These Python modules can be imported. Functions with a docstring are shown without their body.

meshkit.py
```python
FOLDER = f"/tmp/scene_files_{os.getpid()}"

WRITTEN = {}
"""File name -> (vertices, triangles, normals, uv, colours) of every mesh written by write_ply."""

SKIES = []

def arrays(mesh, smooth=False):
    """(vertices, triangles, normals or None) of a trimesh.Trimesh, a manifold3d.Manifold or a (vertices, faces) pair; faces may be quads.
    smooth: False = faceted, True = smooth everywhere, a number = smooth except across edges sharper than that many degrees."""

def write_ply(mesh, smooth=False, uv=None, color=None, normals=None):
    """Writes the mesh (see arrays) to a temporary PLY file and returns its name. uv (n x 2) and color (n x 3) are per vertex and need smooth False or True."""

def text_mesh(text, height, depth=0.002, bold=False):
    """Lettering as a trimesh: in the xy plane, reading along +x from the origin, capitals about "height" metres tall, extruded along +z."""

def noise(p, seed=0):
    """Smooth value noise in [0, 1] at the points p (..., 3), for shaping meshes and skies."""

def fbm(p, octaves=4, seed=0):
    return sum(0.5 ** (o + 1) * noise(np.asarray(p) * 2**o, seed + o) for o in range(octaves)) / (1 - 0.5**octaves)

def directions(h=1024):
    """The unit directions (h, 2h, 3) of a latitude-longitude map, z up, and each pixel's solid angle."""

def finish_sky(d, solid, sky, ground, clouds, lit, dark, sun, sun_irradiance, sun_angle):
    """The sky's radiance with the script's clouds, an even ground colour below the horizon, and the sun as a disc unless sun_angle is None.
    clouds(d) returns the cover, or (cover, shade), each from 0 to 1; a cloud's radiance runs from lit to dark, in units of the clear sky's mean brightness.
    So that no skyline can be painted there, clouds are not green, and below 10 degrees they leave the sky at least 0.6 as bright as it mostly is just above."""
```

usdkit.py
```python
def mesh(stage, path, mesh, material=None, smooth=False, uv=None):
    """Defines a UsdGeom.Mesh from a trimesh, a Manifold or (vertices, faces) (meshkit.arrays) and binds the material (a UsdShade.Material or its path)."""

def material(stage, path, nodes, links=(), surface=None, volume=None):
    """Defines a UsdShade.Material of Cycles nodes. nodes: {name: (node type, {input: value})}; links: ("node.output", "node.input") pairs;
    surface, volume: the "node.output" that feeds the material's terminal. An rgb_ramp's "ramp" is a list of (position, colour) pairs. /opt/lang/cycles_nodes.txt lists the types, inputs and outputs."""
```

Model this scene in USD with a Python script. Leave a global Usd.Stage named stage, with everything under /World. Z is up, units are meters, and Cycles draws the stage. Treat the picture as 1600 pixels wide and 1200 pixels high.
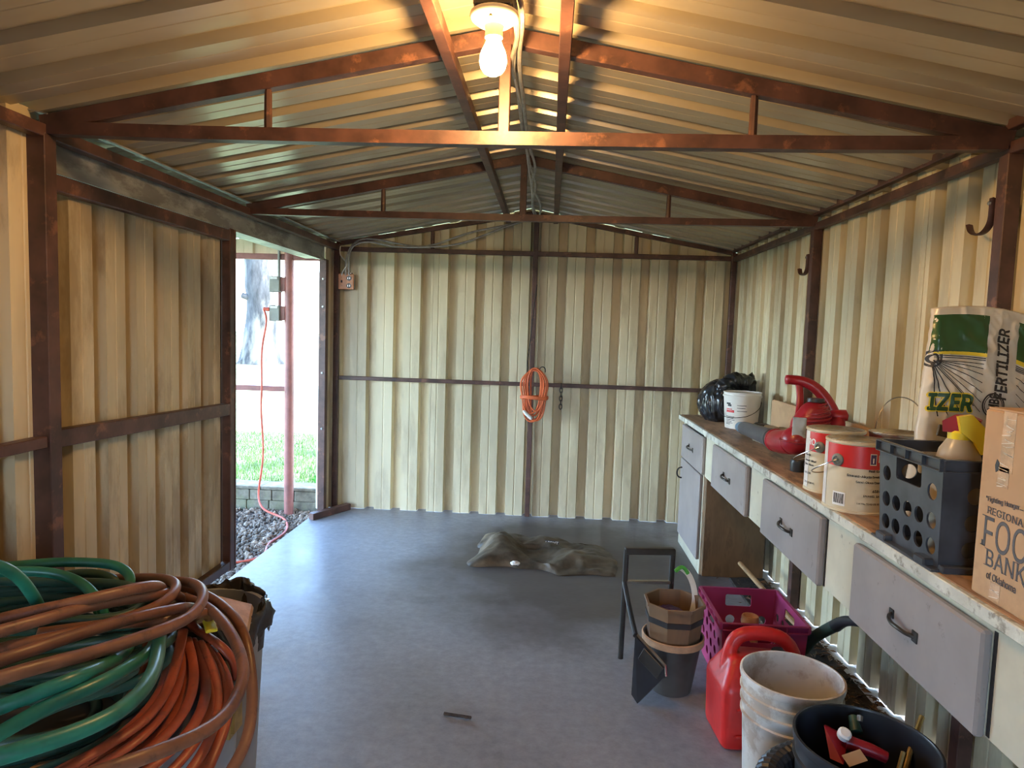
import math, random
import numpy as np, trimesh
import manifold3d as m3
from shapely.geometry import Polygon, Point, box as sbox
from shapely.ops import unary_union
from pxr import Usd, UsdGeom, UsdLux, UsdShade, Sdf, Gf
import usdkit, meshkit

rng = np.random.default_rng(7)
PI = math.pi
stage = Usd.Stage.CreateInMemory()
UsdGeom.SetStageUpAxis(stage, UsdGeom.Tokens.z)
UsdGeom.SetStageMetersPerUnit(stage, 1.0)
UsdGeom.Xform.Define(stage, '/World')
UsdGeom.Scope.Define(stage, '/World/Looks')

# ---------------------------------------------------------------- camera, sky, sun, exposure
EXPOSURE = 0.3
SKY, SUN, BULB = 1.2, 6.0, 560.0
def setup_camera():
    f, pitch, yaw, roll, h = 1050.48, .0769, .0539, .0317, 1.19     # focal length in pixels of a 1600 wide frame
    cy, sy, cp, sp, cr, sr = math.cos(yaw), math.sin(yaw), math.cos(pitch), math.sin(pitch), math.cos(roll), math.sin(roll)
    fw = np.array([-sy*cp, cy*cp, -sp]); r0 = np.array([cy, sy, 0]); u0 = np.cross(r0, fw)
    r = cr*r0 + sr*u0; u = -sr*r0 + cr*u0
    m = np.eye(4); m[0, :3], m[1, :3], m[2, :3], m[3, :3] = r, u, -fw, (0, 0, h)
    c = UsdGeom.Camera.Define(stage, '/World/camera')
    c.AddTransformOp().Set(Gf.Matrix4d(*m.ravel().tolist()))
    c.CreateHorizontalApertureAttr(36.0); c.CreateVerticalApertureAttr(27.0)
    c.CreateFocalLengthAttr(36.0*f/1600); c.CreateExposureAttr(EXPOSURE)
    c.CreateClippingRangeAttr((0.02, 500.0))
setup_camera()
sky = UsdLux.DomeLight.Define(stage, '/World/sky')
sky.CreateIntensityAttr(1.0)
skm = usdkit.material(stage, '/World/Looks/sky_look', {
    's': ('sky_texture', {'sky_type': 'multiple_scattering', 'sun_disc': False, 'sun_elevation': math.radians(34), 'sun_rotation': math.radians(95), 'aerosol_density': 2.0}),
    'b': ('background_shader', {'strength': SKY})}, [('s.color', 'b.color')], surface='b.background')
UsdShade.MaterialBindingAPI.Apply(sky.GetPrim()).Bind(skm)
sun = UsdLux.DistantLight.Define(stage, '/World/sun')
sun.CreateIntensityAttr(SUN); sun.CreateAngleAttr(0.53); sun.CreateColorAttr((1.0, .93, .8))
def aim(d):   # light shines along -z of its frame; d points to the sun
    d = np.array(d, float)/np.linalg.norm(d); x = np.cross([0, 0, 1], d); x /= np.linalg.norm(x); y = np.cross(d, x)
    m = np.eye(4); m[0, :3], m[1, :3], m[2, :3] = x, y, d
    return Gf.Matrix4d(*m.ravel().tolist())
sun.AddTransformOp().Set(aim((.80, -.08, .58)))

# ---------------------------------------------------------------- materials
def mat(name, col, rough=.5, metal=0., var=.12, scale=6., bump=0., bscale=80., dirt=None, spec=.5, stretch=(1, 1, 1), coat=0., trans=0., emit=None, estr=0., rvar=0.):
    n = {'tc': ('texture_coordinate', {}), 'mp': ('mapping', {'scale': stretch}),
         'nz': ('noise_texture', {'scale': scale, 'detail': 5., 'roughness': .6}),
         'p': ('principled_bsdf', {'roughness': rough, 'metallic': metal, 'specular_ior_level': spec, 'coat_weight': coat, 'transmission_weight': trans, 'base_color': col})}
    c = np.array(col, float); var *= 1.6
    n['r'] = ('rgb_ramp', {'ramp': [(.36, tuple(np.maximum(c*(1-var), 0))), (.64, tuple(np.minimum(c*(1+var), 1)))]})
    L = [('tc.object', 'mp.vector'), ('mp.vector', 'nz.vector'), ('nz.fac', 'r.fac')]
    last = 'r.color'
    if dirt:
        dc, amt, ds = dirt[:3]; lo = (dirt[3] if len(dirt) > 3 else .52)-.045
        n['dn'] = ('noise_texture', {'scale': ds, 'detail': 7., 'roughness': .65})
        n['dr'] = ('map_range', {'from_min': lo, 'from_max': lo+.09, 'to_min': 0., 'to_max': amt, 'clamp': True})
        n['dm'] = ('mix_color', {'b': dc})
        L += [('mp.vector', 'dn.vector'), ('dn.fac', 'dr.value'), (last, 'dm.a'), ('dr.result', 'dm.fac')]
        last = 'dm.result'
    L.append((last, 'p.base_color'))
    if rvar:
        n['rv'] = ('map_range', {'from_min': .3, 'from_max': .7, 'to_min': max(rough-rvar, .05), 'to_max': min(rough+rvar, 1), 'clamp': True})
        L += [('nz.fac', 'rv.value'), ('rv.result', 'p.roughness')]
    if bump:
        n['bn'] = ('noise_texture', {'scale': bscale, 'detail': 4.})
        n['bp'] = ('bump', {'strength': bump, 'distance': .004})
        L += [('mp.vector', 'bn.vector'), ('bn.fac', 'bp.height'), ('bp.normal', 'p.normal')]
    if emit is not None:
        n['p'][1].update({'emission_color': emit, 'emission_strength': estr})
    return usdkit.material(stage, '/World/Looks/' + name, n, L, surface='p.BSDF')
M = {}
M['cream'] = mat('cream_metal', (.62, .53, .35), .42, 0, .10, 3., .05, 30, ((.30, .22, .12), .35, 5., .56), stretch=(1, 1, .25))
M['cream_l'] = mat('cream_metal_dirty', (.58, .48, .31), .5, 0, .12, 3., .06, 30, ((.25, .17, .09), .55, 4., .53), stretch=(1, 1, .3))
M['roof'] = mat('roof_metal', (.46, .395, .275), .26, .25, .08, 3., .10, 8, ((.32, .24, .13), .25, 3., .58), stretch=(.4, 1, 1))
M['rust'] = mat('oxide_steel', (.080, .036, .027), .45, 0, .25, 9., .12, 60, ((.30, .13, .07), .5, 14., .62))
M['galv'] = mat('galvanised', (.40, .40, .38), .5, .5, .2, 6., .05, 40, ((.12, .11, .10), .6, 7., .55), stretch=(1, .4, 1))
M['wood'] = mat('bench_top', (.34, .195, .105), .55, 0, .22, 5., .15, 60, ((.10, .06, .04), .7, 6., .58), stretch=(3, 1, 3))
M['woodedge'] = mat('bench_edge', (.56, .55, .47), .55, 0, .12, 9., .3, 90, ((.20, .17, .12), .8, 22., .57))
M['apron'] = mat('cream_paint', (.57, .52, .39), .5, 0, .06, 5., .05, 60, ((.12, .09, .06), .8, 26., .68))
M['mauve'] = mat('mauve_paint', (.275, .235, .22), .35, 0, .06, 5., .06, 50, ((.14, .11, .10), .7, 30., .69))
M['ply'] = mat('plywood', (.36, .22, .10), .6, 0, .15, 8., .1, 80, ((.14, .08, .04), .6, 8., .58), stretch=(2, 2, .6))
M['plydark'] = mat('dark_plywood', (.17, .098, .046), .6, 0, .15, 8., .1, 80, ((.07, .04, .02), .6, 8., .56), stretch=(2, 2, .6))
M['card'] = mat('cardboard', (.50, .31, .165), .75, 0, .06, 4., .04, 60, ((.32, .19, .10), .4, 5., .58))
M['blackp'] = mat('black_plastic', (.018, .018, .02), .35, 0, .2, 8.)
M['cratep'] = mat('crate_plastic', (.048, .050, .057), .28, 0, .2, 8.)
M['bagp'] = mat('bag_plastic', (.012, .012, .014), .22, 0, .2, 8., .6, 14, coat=.3)
M['linerp'] = mat('liner_plastic', (.030, .022, .016), .25, 0, .2, 8., .6, 20, coat=.3)
M['darkmetal'] = mat('dark_metal', (.05, .045, .04), .35, .6, .2, 8.)
M['chrome'] = mat('bare_steel', (.55, .53, .5), .25, 1., .1, 8.)
M['tinlid'] = mat('tin_lid', (.52, .45, .36), .3, .9, .12, 30., .1, 60)
M['red'] = mat('red_plastic', (.30, .012, .020), .32, 0, .1, 6.)
M['gasred'] = mat('gas_red', (.55, .018, .016), .38, 0, .1, 6., .1, 60, ((.2, .03, .02), .4, 7., .6))
M['pink'] = mat('pink_plastic', (.31, .03, .105), .4, 0, .08, 6.)
M['white'] = mat('white_plastic', (.66, .62, .56), .38, 0, .05, 5.)
M['dirtywhite'] = mat('dirty_white_plastic', (.66, .62, .56), .42, 0, .06, 5., 0, 10, ((.33, .22, .14), .65, 7., .54))
M['paper'] = mat('label_paper', (.58, .49, .33), .5, 0, .04, 5.)
M['ink'] = mat('black_ink', (.02, .018, .018), .5, 0, .0, 5.)
M['inkgrey'] = mat('grey_ink', (.085, .08, .085), .6, 0, .1, 9.)
M['inkred'] = mat('red_ink', (.55, .02, .02), .35, 0, .03, 5.)
M['inkgreen'] = mat('green_ink', (.020, .075, .022), .3, 0, .1, 8., .25, 25)
M['inkyellow'] = mat('yellow_ink', (.72, .55, .03), .35, 0, .05, 8.)
M['inkviolet'] = mat('violet_ink', (.05, .02, .10), .4, 0, .05, 8.)
M['inkwhite'] = mat('white_ink', (.75, .72, .68), .5, 0, .02, 8.)
M['sack'] = mat('woven_sack', (.60, .54, .44), .28, 0, .05, 5., .35, 18)
M['tape'] = mat('clear_tape', (.50, .33, .20), .12, 0, .15, 40., .4, 40, coat=.6)
M['tapelight'] = mat('tape_wrinkle', (.72, .62, .50), .15, 0, .1, 40., coat=.6)
M['green'] = mat('green_hose', (.018, .135, .08), .36, 0, .2, 10., .05, 60)
M['olive'] = mat('dark_green_hose', (.020, .055, .036), .4, 0, .2, 10.)
M['brown'] = mat('brown_hose', (.165, .062, .029), .42, 0, .15, 12., .08, 70, ((.05, .02, .012), .6, 28., .60))
M['orange'] = mat('orange_hose', (.25, .043, .015), .42, 0, .18, 12., .08, 70, ((.06, .018, .01), .5, 24., .60))
M['cord'] = mat('orange_cord', (.62, .13, .04), .4, 0, .1, 12.)
M['cordred'] = mat('red_cord', (.55, .10, .06), .45, 0, .1, 12.)
M['greycord'] = mat('grey_cable', (.36, .34, .31), .35, .3, .15, 25., .2, 200)
M['whitewire'] = mat('white_wire', (.6, .57, .5), .4, 0, .05, 9.)
M['peach'] = mat('peach_plate', (.55, .24, .11), .4, 0, .05, 9.)
M['porcelain'] = mat('porcelain', (.72, .66, .5), .3, 0, .03, 9.)
M['bulb'] = mat('lit_bulb', (.9, .85, .7), .3, 0, 0, 9., emit=(1.0, .58, .22), estr=BULB)
M['greybin'] = mat('grey_bin', (.28, .29, .31), .35, 0, .06, 6., 0, 10, ((.20, .19, .18), .5, 6., .6))
M['tan'] = mat('tan_rubber', (.45, .27, .15), .6, 0, .1, 30., .15, 120)
M['tanpot'] = mat('tan_resin', (.19, .105, .05), .6, 0, .15, 6., .1, 60, ((.10, .06, .04), .5, 6., .56), stretch=(1, 1, .3))
M['greypot'] = mat('grey_pot', (.055, .048, .043), .55, 0, .2, 6., .05, 60)
M['peachcup'] = mat('peach_wax', (.62, .36, .21), .45, 0, .05, 6.)
M['yellow'] = mat('yellow_plastic', (.80, .62, .03), .35, 0, .03, 8.)
M['beige'] = mat('beige_plastic', (.40, .335, .25), .3, 0, .05, 8.)
M['navy'] = mat('navy_plastic', (.015, .025, .045), .4, 0, .1, 8.)
M['bluetape'] = mat('blue_grey_plastic', (.16, .25, .33), .45, 0, .1, 8.)
M['darkgrey'] = mat('dark_grey_plastic', (.055, .052, .055), .42, 0, .15, 8.)
M['cloth'] = mat('canvas_cloth', (.40, .33, .24), .9, 0, .2, 20., .3, 120)
M['boxgrey'] = mat('box_grey', (.19, .195, .17), .5, .3, .1, 8.)
M['outsteel'] = mat('carport_steel', (.24, .085, .07), .5, 0, .15, 8., .05, 60)
M['block'] = mat('concrete_block', (.17, .155, .115), .9, 0, .2, 18., .5, 120, ((.16, .17, .09), .5, 7., .55))
M['gravel'] = mat('gravel_soil', (.10, .075, .06), .95, 0, .4, 30., .6, 90)
M['stone'] = mat('pebble', (.24, .185, .14), .85, 0, .35, 14., .2, 120)
M['grass'] = mat('grass_blade', (.10, .19, .04), .6, 0, .3, 3.)
M['lawn'] = mat('lawn', (.24, .27, .09), .9, 0, .35, 2., .4, 30, ((.34, .28, .14), .6, .6, .5))
M['bark'] = mat('bark', (.045, .042, .042), .9, 0, .35, 5., .9, 14, ((.16, .14, .11), .7, 1.2, .52), stretch=(1, 1, .3))
M['leaf'] = mat('dry_leaf', (.10, .055, .028), .75, 0, .5, 30.)
M['twig'] = mat('twig', (.05, .035, .028), .8, 0, .3, 30.)
M['soil'] = mat('dark_soil', (.020, .015, .012), .95, 0, .4, 30., .6, 60)
M['tarp'] = mat('brown_tarp', (.075, .055, .035), .5, 0, .35, 8., .6, 30)
M['plant'] = mat('plant_green', (.06, .30, .04), .5, 0, .3, 10.)
M['rope'] = mat('black_rope', (.015, .014, .014), .6, 0, .1, 10.)
M['brass'] = mat('brass', (.45, .30, .10), .35, .8, .2, 20.)
# concrete floor with a spreading brown stain of its own shape
n = {'tc': ('geometry', {}), 'n1': ('noise_texture', {'scale': 1.6, 'detail': 8., 'roughness': .62}), 'n2': ('noise_texture', {'scale': 28., 'detail': 6., 'roughness': .7}),
     'r1': ('rgb_ramp', {'ramp': [(.3, (.205, .20, .215)), (.55, (.275, .27, .285)), (.75, (.345, .335, .34))]}),
     'm1': ('map_range', {'from_min': .35, 'from_max': .75, 'to_min': .78, 'to_max': 1.12, 'clamp': True}),
     'mx': ('mix_color', {'blend_type': 'multiply', 'fac': 1.0}),
     'mp': ('mapping', {'location': (-.17, -3.42, 0), 'scale': (1.0, 1.0, 1.0)}), 'mp2': ('mapping', {'scale': (.92, .80, 1)}), 'len': ('vector_math', {'math_type': 'length'}),
     'n3': ('noise_texture', {'scale': 2.2, 'detail': 5., 'roughness': .6}), 'ad': ('math', {'math_type': 'multiply_add', 'value2': .7}),
     'sr': ('map_range', {'from_min': .86, 'from_max': 1.2, 'to_min': .9, 'to_max': 0., 'clamp': True}),
     'st': ('mix_color', {'b': (.055, .040, .030)}),
     'rr': ('map_range', {'from_min': .3, 'from_max': .7, 'to_min': .28, 'to_max': .55, 'clamp': True}),
     'bp': ('bump', {'strength': .22, 'distance': .004}), 'p': ('principled_bsdf', {'roughness': .4})}
L = [('tc.position', x + '.vector') for x in ('n1', 'n2', 'n3', 'mp')]
L += [('n1.fac', 'r1.fac'), ('n2.fac', 'm1.value'), ('r1.color', 'mx.a'), ('m1.result', 'mx.b'), ('mp.vector', 'mp2.vector'), ('mp2.vector', 'len.vector1'), ('n3.fac', 'ad.value1'), ('len.value', 'ad.value3'),
      ('ad.value', 'sr.value'), ('mx.result', 'st.a'), ('sr.result', 'st.fac'), ('st.result', 'p.base_color'), ('n1.fac', 'rr.value'), ('rr.result', 'p.roughness'), ('n2.fac', 'bp.height'), ('bp.normal', 'p.normal')]
M['floor'] = usdkit.material(stage, '/World/Looks/concrete_floor', n, L, surface='p.BSDF')

# ---------------------------------------------------------------- stage helpers
used = {}
def numbered(parent, name):
    k = used.get((parent, name), 0); used[(parent, name)] = k + 1
    return f'{parent}/{name}' + (f'_{k:03d}' if k else '')
class Part:
    def __init__(s, path, base): s.path, s.base = path, base
    def part(s, name, mesh, m, smooth=35, label=None, kind=None):
        p = numbered(s.path, name)
        mm = tm(mesh).copy(); mm.apply_translation(-np.array(s.base, float))
        g = usdkit.mesh(stage, p, mm, M[m], smooth)
        g.CreateDoubleSidedAttr(True)
        if label: g.GetPrim().SetCustomDataByKey('label', label)
        if kind: g.GetPrim().SetCustomDataByKey('kind', kind)
        return Part(p, s.base)
def tag(prim, label, cat=None, group=None, kind=None):
    for k, v in (('label', label), ('category', cat), ('group', group), ('kind', kind)):
        if v: prim.SetCustomDataByKey(k, v)
def thing(name, base, label, cat=None, group=None, kind=None):
    p = numbered('/World', name)
    x = UsdGeom.Xform.Define(stage, p); x.AddTranslateOp().Set(Gf.Vec3d(*map(float, base)))
    tag(x.GetPrim(), label, cat, group, kind)
    return Part(p, base)
def single(name, mesh, m, label, cat=None, smooth=35, group=None, kind=None):
    mm = tm(mesh).copy(); b = mm.bounds; base = np.array([(b[0, 0]+b[1, 0])/2, (b[0, 1]+b[1, 1])/2, b[0, 2]])
    mm.apply_translation(-base)
    p = numbered('/World', name)
    g = usdkit.mesh(stage, p, mm, M[m], smooth); g.CreateDoubleSidedAttr(True)
    g.AddTranslateOp().Set(Gf.Vec3d(*map(float, base)))
    tag(g.GetPrim(), label, cat, group, kind)
    return Part(p, base)

# ---------------------------------------------------------------- mesh helpers
def tm(m):
    if isinstance(m, trimesh.Trimesh): return m
    if isinstance(m, (list,)): return trimesh.util.concatenate([tm(x) for x in m])
    v, f, _ = meshkit.arrays(m)
    return trimesh.Trimesh(v, f, process=False)
def mani(t):
    t = tm(t).copy(); t.merge_vertices()
    return m3.Manifold(m3.Mesh(np.asarray(t.vertices, np.float32), np.asarray(t.faces, np.uint32)))
def bx(lo, hi, b=0.0):
    lo, hi = np.array(lo, float), np.array(hi, float)
    lo, hi = np.minimum(lo, hi), np.maximum(lo, hi)
    if b <= 0:
        t = trimesh.creation.box(hi-lo); t.apply_translation((lo+hi)/2); return t
    b = min(b, *(0.45*(hi-lo)))
    pts = []
    for sx in (0, 1):
        for sy in (0, 1):
            for sz in (0, 1):
                c = [hi[i] if s else lo[i] for i, s in enumerate((sx, sy, sz))]
                for k in range(3):
                    q = list(c)
                    for i in range(3):
                        if i != k: q[i] += (-b if (sx, sy, sz)[i] else b)
                    pts.append(q)
    return trimesh.convex.convex_hull(np.array(pts))
def rot(t, ang, axis=(0, 0, 1), about=(0, 0, 0)):
    t = tm(t).copy(); t.apply_transform(trimesh.transformations.rotation_matrix(ang, axis, about)); return t
def mv(t, d):
    t = tm(t).copy(); t.apply_translation(d); return t
def frame_of(d, up=(0, 0, 1)):
    d = np.array(d, float); d /= np.linalg.norm(d); up = np.array(up, float)
    if abs(d @ up) > .95: up = np.array([0, 1., 0]) if abs(d[1]) < .9 else np.array([1., 0, 0])
    x = np.cross(d, up); x /= np.linalg.norm(x); y = np.cross(x, d)
    return x, y, d
def bar(a, b, w, h, up=(0, 0, 1), bev=.002):
    a, b = np.array(a, float), np.array(b, float); x, y, d = frame_of(b-a, up); L = np.linalg.norm(b-a)
    t = bx((-w/2, -h/2, 0), (w/2, h/2, L), bev)
    m = np.eye(4); m[:3, 0], m[:3, 1], m[:3, 2], m[:3, 3] = x, y, d, a
    t.apply_transform(m)
    return t
def sweep_rect(P, w, h):
    P = np.array(P, float); T = np.gradient(P, axis=0); T /= np.linalg.norm(T, axis=1, keepdims=True)
    S = np.cross(T, (0, 0, 1.)); S /= np.linalg.norm(S, axis=1, keepdims=True); U = np.cross(S, T); n = len(P)
    V = np.stack([P+S*w/2*a+U*h/2*b for a, b in ((-1, -1), (1, -1), (1, 1), (-1, 1))], 1).reshape(-1, 3); F = []
    for i in range(n-1):
        for j in range(4):
            q = (i*4+j, i*4+(j+1) % 4, i*4+4+(j+1) % 4, i*4+4+j); F += [(q[0], q[1], q[2]), (q[0], q[2], q[3])]
    F += [(0, 2, 1), (0, 3, 2), (4*n-4, 4*n-3, 4*n-2), (4*n-4, 4*n-2, 4*n-1)]
    t = trimesh.Trimesh(V, np.array(F), process=False); t.fix_normals(); return t
def spline(P, n=60, closed=False):
    P = np.array(P, float)
    if closed: P = np.vstack([P, P[:1]])
    from scipy.interpolate import CubicSpline, PchipInterpolator
    d = np.r_[0, np.cumsum(np.maximum(np.linalg.norm(np.diff(P, axis=0), axis=1), 1e-6)**.6)]
    cs = CubicSpline(d, P, bc_type='periodic' if closed else 'natural')
    return cs(np.linspace(0, d[-1], n))
def tube(P, r, k=10, closed=False, caps=True, flat=1.0):
    P = np.array(P, float); n = len(P)
    if closed and np.linalg.norm(P[0]-P[-1]) < 1e-6: P = P[:-1]; n -= 1
    r = np.broadcast_to(np.asarray(r, float), (n,))
    T = np.roll(P, -1, 0)-np.roll(P, 1, 0) if closed else np.gradient(P, axis=0)
    T /= np.linalg.norm(T, axis=1, keepdims=True)+1e-12
    x, y, _ = frame_of(T[0]); N = [x]
    for i in range(1, n):
        v = N[-1]-T[i]*(N[-1] @ T[i]); N.append(v/np.linalg.norm(v))
    N = np.array(N); B = np.cross(T, N); a = np.arange(k)*2*PI/k
    V = P[:, None]+r[:, None, None]*(np.cos(a)[None, :, None]*N[:, None]+flat*np.sin(a)[None, :, None]*B[:, None])
    V = V.reshape(-1, 3); F = []
    m = n if closed else n-1
    for i in range(m):
        i2 = (i+1) % n
        for j in range(k):
            j2 = (j+1) % k; q = (i*k+j, i*k+j2, i2*k+j2, i2*k+j)
            F += [(q[0], q[1], q[2]), (q[0], q[2], q[3])]
    if not closed and caps:
        V = np.vstack([V, P[0]-T[0]*r[0]*.35, P[-1]+T[-1]*r[-1]*.35]); c0, c1 = len(V)-2, len(V)-1
        for j in range(k):
            j2 = (j+1) % k; F += [(c0, j2, j), (c1, (n-1)*k+j, (n-1)*k+j2)]
    return trimesh.Trimesh(V, np.array(F), process=False)
def hose(P, r, n=70, k=12, closed=False, flat=1.0): return tube(spline(P, n, closed), r, k, closed, flat=flat)
def lathe(prof, c=(0, 0, 0), k=36, axis=None):
    """prof: (r, z) outline from the axis out and back; closed with caps where r is 0."""
    prof = np.array(prof, float); a = np.arange(k)*2*PI/k
    V = np.stack([prof[:, None, 0]*np.cos(a), prof[:, None, 0]*np.sin(a), np.repeat(prof[:, 1:2], k, 1)], -1).reshape(-1, 3); F = []
    for i in range(len(prof)-1):
        for j in range(k):
            j2 = (j+1) % k; q = (i*k+j, i*k+j2, (i+1)*k+j2, (i+1)*k+j)
            F += [(q[0], q[1], q[2]), (q[0], q[2], q[3])]
    t = trimesh.Trimesh(V, np.array(F), process=False); t.merge_vertices(); t.update_faces(t.nondegenerate_faces())
    if axis is not None:
        x, y, d = frame_of(axis); m = np.eye(4); m[:3, 0], m[:3, 1], m[:3, 2] = x, y, d; t.apply_transform(m)
    t.apply_translation(c); return t
def ext(poly, h, bev=0):
    return trimesh.util.concatenate([trimesh.creation.extrude_polygon(g, h, engine='earcut') for g in (poly.geoms if hasattr(poly, 'geoms') else [poly])])
def place(t, o, x, y):
    x, y = np.array(x, float), np.array(y, float); x /= np.linalg.norm(x); y = y-x*(x @ y); y /= np.linalg.norm(y)
    m = np.eye(4); m[:3, 0], m[:3, 1], m[:3, 2], m[:3, 3] = x, y, np.cross(x, y), o
    t = tm(t).copy(); t.apply_transform(m); return t
def text(s, h, o, x, y, depth=.0006, bold=False, sx=1.0, fit=None):
    t = meshkit.text_mesh(s, h, depth, bold)
    if fit: sx = fit/(t.bounds[1, 0]-t.bounds[0, 0])
    t.apply_scale((sx, 1, 1)); return place(t, o, x, y)
def hullm(spheres, k=12):
    return m3.Manifold.batch_hull([m3.Manifold.sphere(r, k).translate(tuple(map(float, c))) for c, r in spheres])
def crumple(t, amp, sc, seed=0, ridge=True):
    t = tm(t).copy(); n = t.vertex_normals.copy(); v = t.vertices
    f = meshkit.fbm(v*sc, 4, seed)
    if ridge: f = 1-np.abs(2*f-1)*2
    else: f = f-.5
    t.vertices = v+n*(amp*f)[:, None]; return t
def corrug(u0, u1, v0, v1, o, U, V, N, pitch=.165, phase=0., dep=.050, th=.0015, bead=True):
    """A box-ribbed sheet. u runs across the ribs, v along them; ribs stand off along +N. v0, v1: numbers or functions of u."""
    o, U, V, N = (np.array(q, float) for q in (o, U, V, N))
    rel = [(0, 0), (.27, 0), (.285, .05), (.31, .05), (.325, 0), (.62, 0), (.66, 1), (.96, 1)]
    us = []
    k0 = math.floor((u0-phase)/pitch)-1; k1 = math.ceil((u1-phase)/pitch)+1
    for k in range(k0, k1):
        for a, d in rel: us.append((phase+(k+a)*pitch, d if bead or d == 1 else 0))
    us = np.array(us); x = us[:, 0]
    keep = (x > u0+1e-4) & (x < u1-1e-4)
    d0, d1 = np.interp([u0, u1], x, us[:, 1])
    us = np.vstack([[u0, d0], us[keep], [u1, d1]])
    f0 = (lambda u: v0) if not callable(v0) else v0; f1 = (lambda u: v1) if not callable(v1) else v1
    rows = []
    for s in (0, th):
        for f in (f0, f1):
            rows.append(np.array([o+U*u+V*f(u)+N*(d*dep+s) for u, d in us]))
    n = len(us); P = np.vstack(rows); F = []
    A, B, C, D = 0, n, 2*n, 3*n
    for i in range(n-1):
        for a, b, fl in ((A, B, 0), (C, D, 1), (A, C, 1), (B, D, 0)):
            q = [a+i, a+i+1, b+i+1, b+i]
            if fl: q = q[::-1]
            F += [(q[0], q[1], q[2]), (q[0], q[2], q[3])]
    for i in (0, n-1):
        q = [A+i, B+i, D+i, C+i]
        if i: q = q[::-1]
        F += [(q[0], q[1], q[2]), (q[0], q[2], q[3])]
    t = trimesh.Trimesh(P, np.array(F), process=False)
    return t

# ---------------------------------------------------------------- the shed
XL, XR, YB, Y1, Y2, YF = -1.3745, 1.1255, 4.29, 1.77, 2.99, -1.1
XC, ZR, ZT = -.1375, 1.94, 1.697
SL = (ZR-ZT)/(XR-XC+.0)
ROOFZ = ZR+.024
def roofz(x): return ROOFZ-SL*abs(x-XC)

fl = thing('floor', (0, 2, 0), 'blue-grey concrete slab floor with a large brown stain', kind='structure')
fl.part('slab', bx((-1.46, YF-.1, -.12), (1.17, YB+.06, 0), .004), 'floor', False)

def sheets(t, name, u0, u1, cuts, m, **k):
    edges = [u0, *cuts, u1]
    for i in range(len(edges)-1):
        kk = dict(k); kk['o'] = np.array(k['o'])+np.array(k['N'])*(.0018*(i % 2))
        t.part(name, corrug(edges[i]-(.012 if i else 0), edges[i+1], **kk), m, False)
wb = thing('wall_back', (XC, YB, 0), 'cream ribbed metal wall at the far end of the shed', kind='structure')
sheets(wb, 'metal_panel', -1.40, 1.16, (-.757, -.06, .633), 'cream', v0=.001, v1=lambda u: roofz(u)+.004, o=(0, YB+.006, 0), U=(1, 0, 0), V=(0, 0, 1), N=(0, 1, 0), pitch=.1735, phase=-.076)
wr = thing('wall_right', (XR, 1.6, 0), 'cream ribbed metal wall behind the long workbench', kind='structure')
sheets(wr, 'metal_panel', YF, YB+.03, (-.3, .53, 1.355, 2.18, 3.0, 3.83), 'cream', v0=.003, v1=1.742, o=(XR+.022, 0, 0), U=(0, 1, 0), V=(0, 0, 1), N=(1, 0, 0), pitch=.1645, phase=1.815)
wl = thing('wall_left', (XL, .4, 0), 'yellowish cream ribbed metal wall left of the sliding door', kind='structure')
sheets(wl, 'metal_panel', YF, 1.80, (-.3, .53, 1.355), 'cream_l', v0=.004, v1=1.742, o=(XL-.022, 0, 0), U=(0, 1, 0), V=(0, 0, 1), N=(-1, 0, 0), pitch=.1645, phase=1.02)
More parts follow.
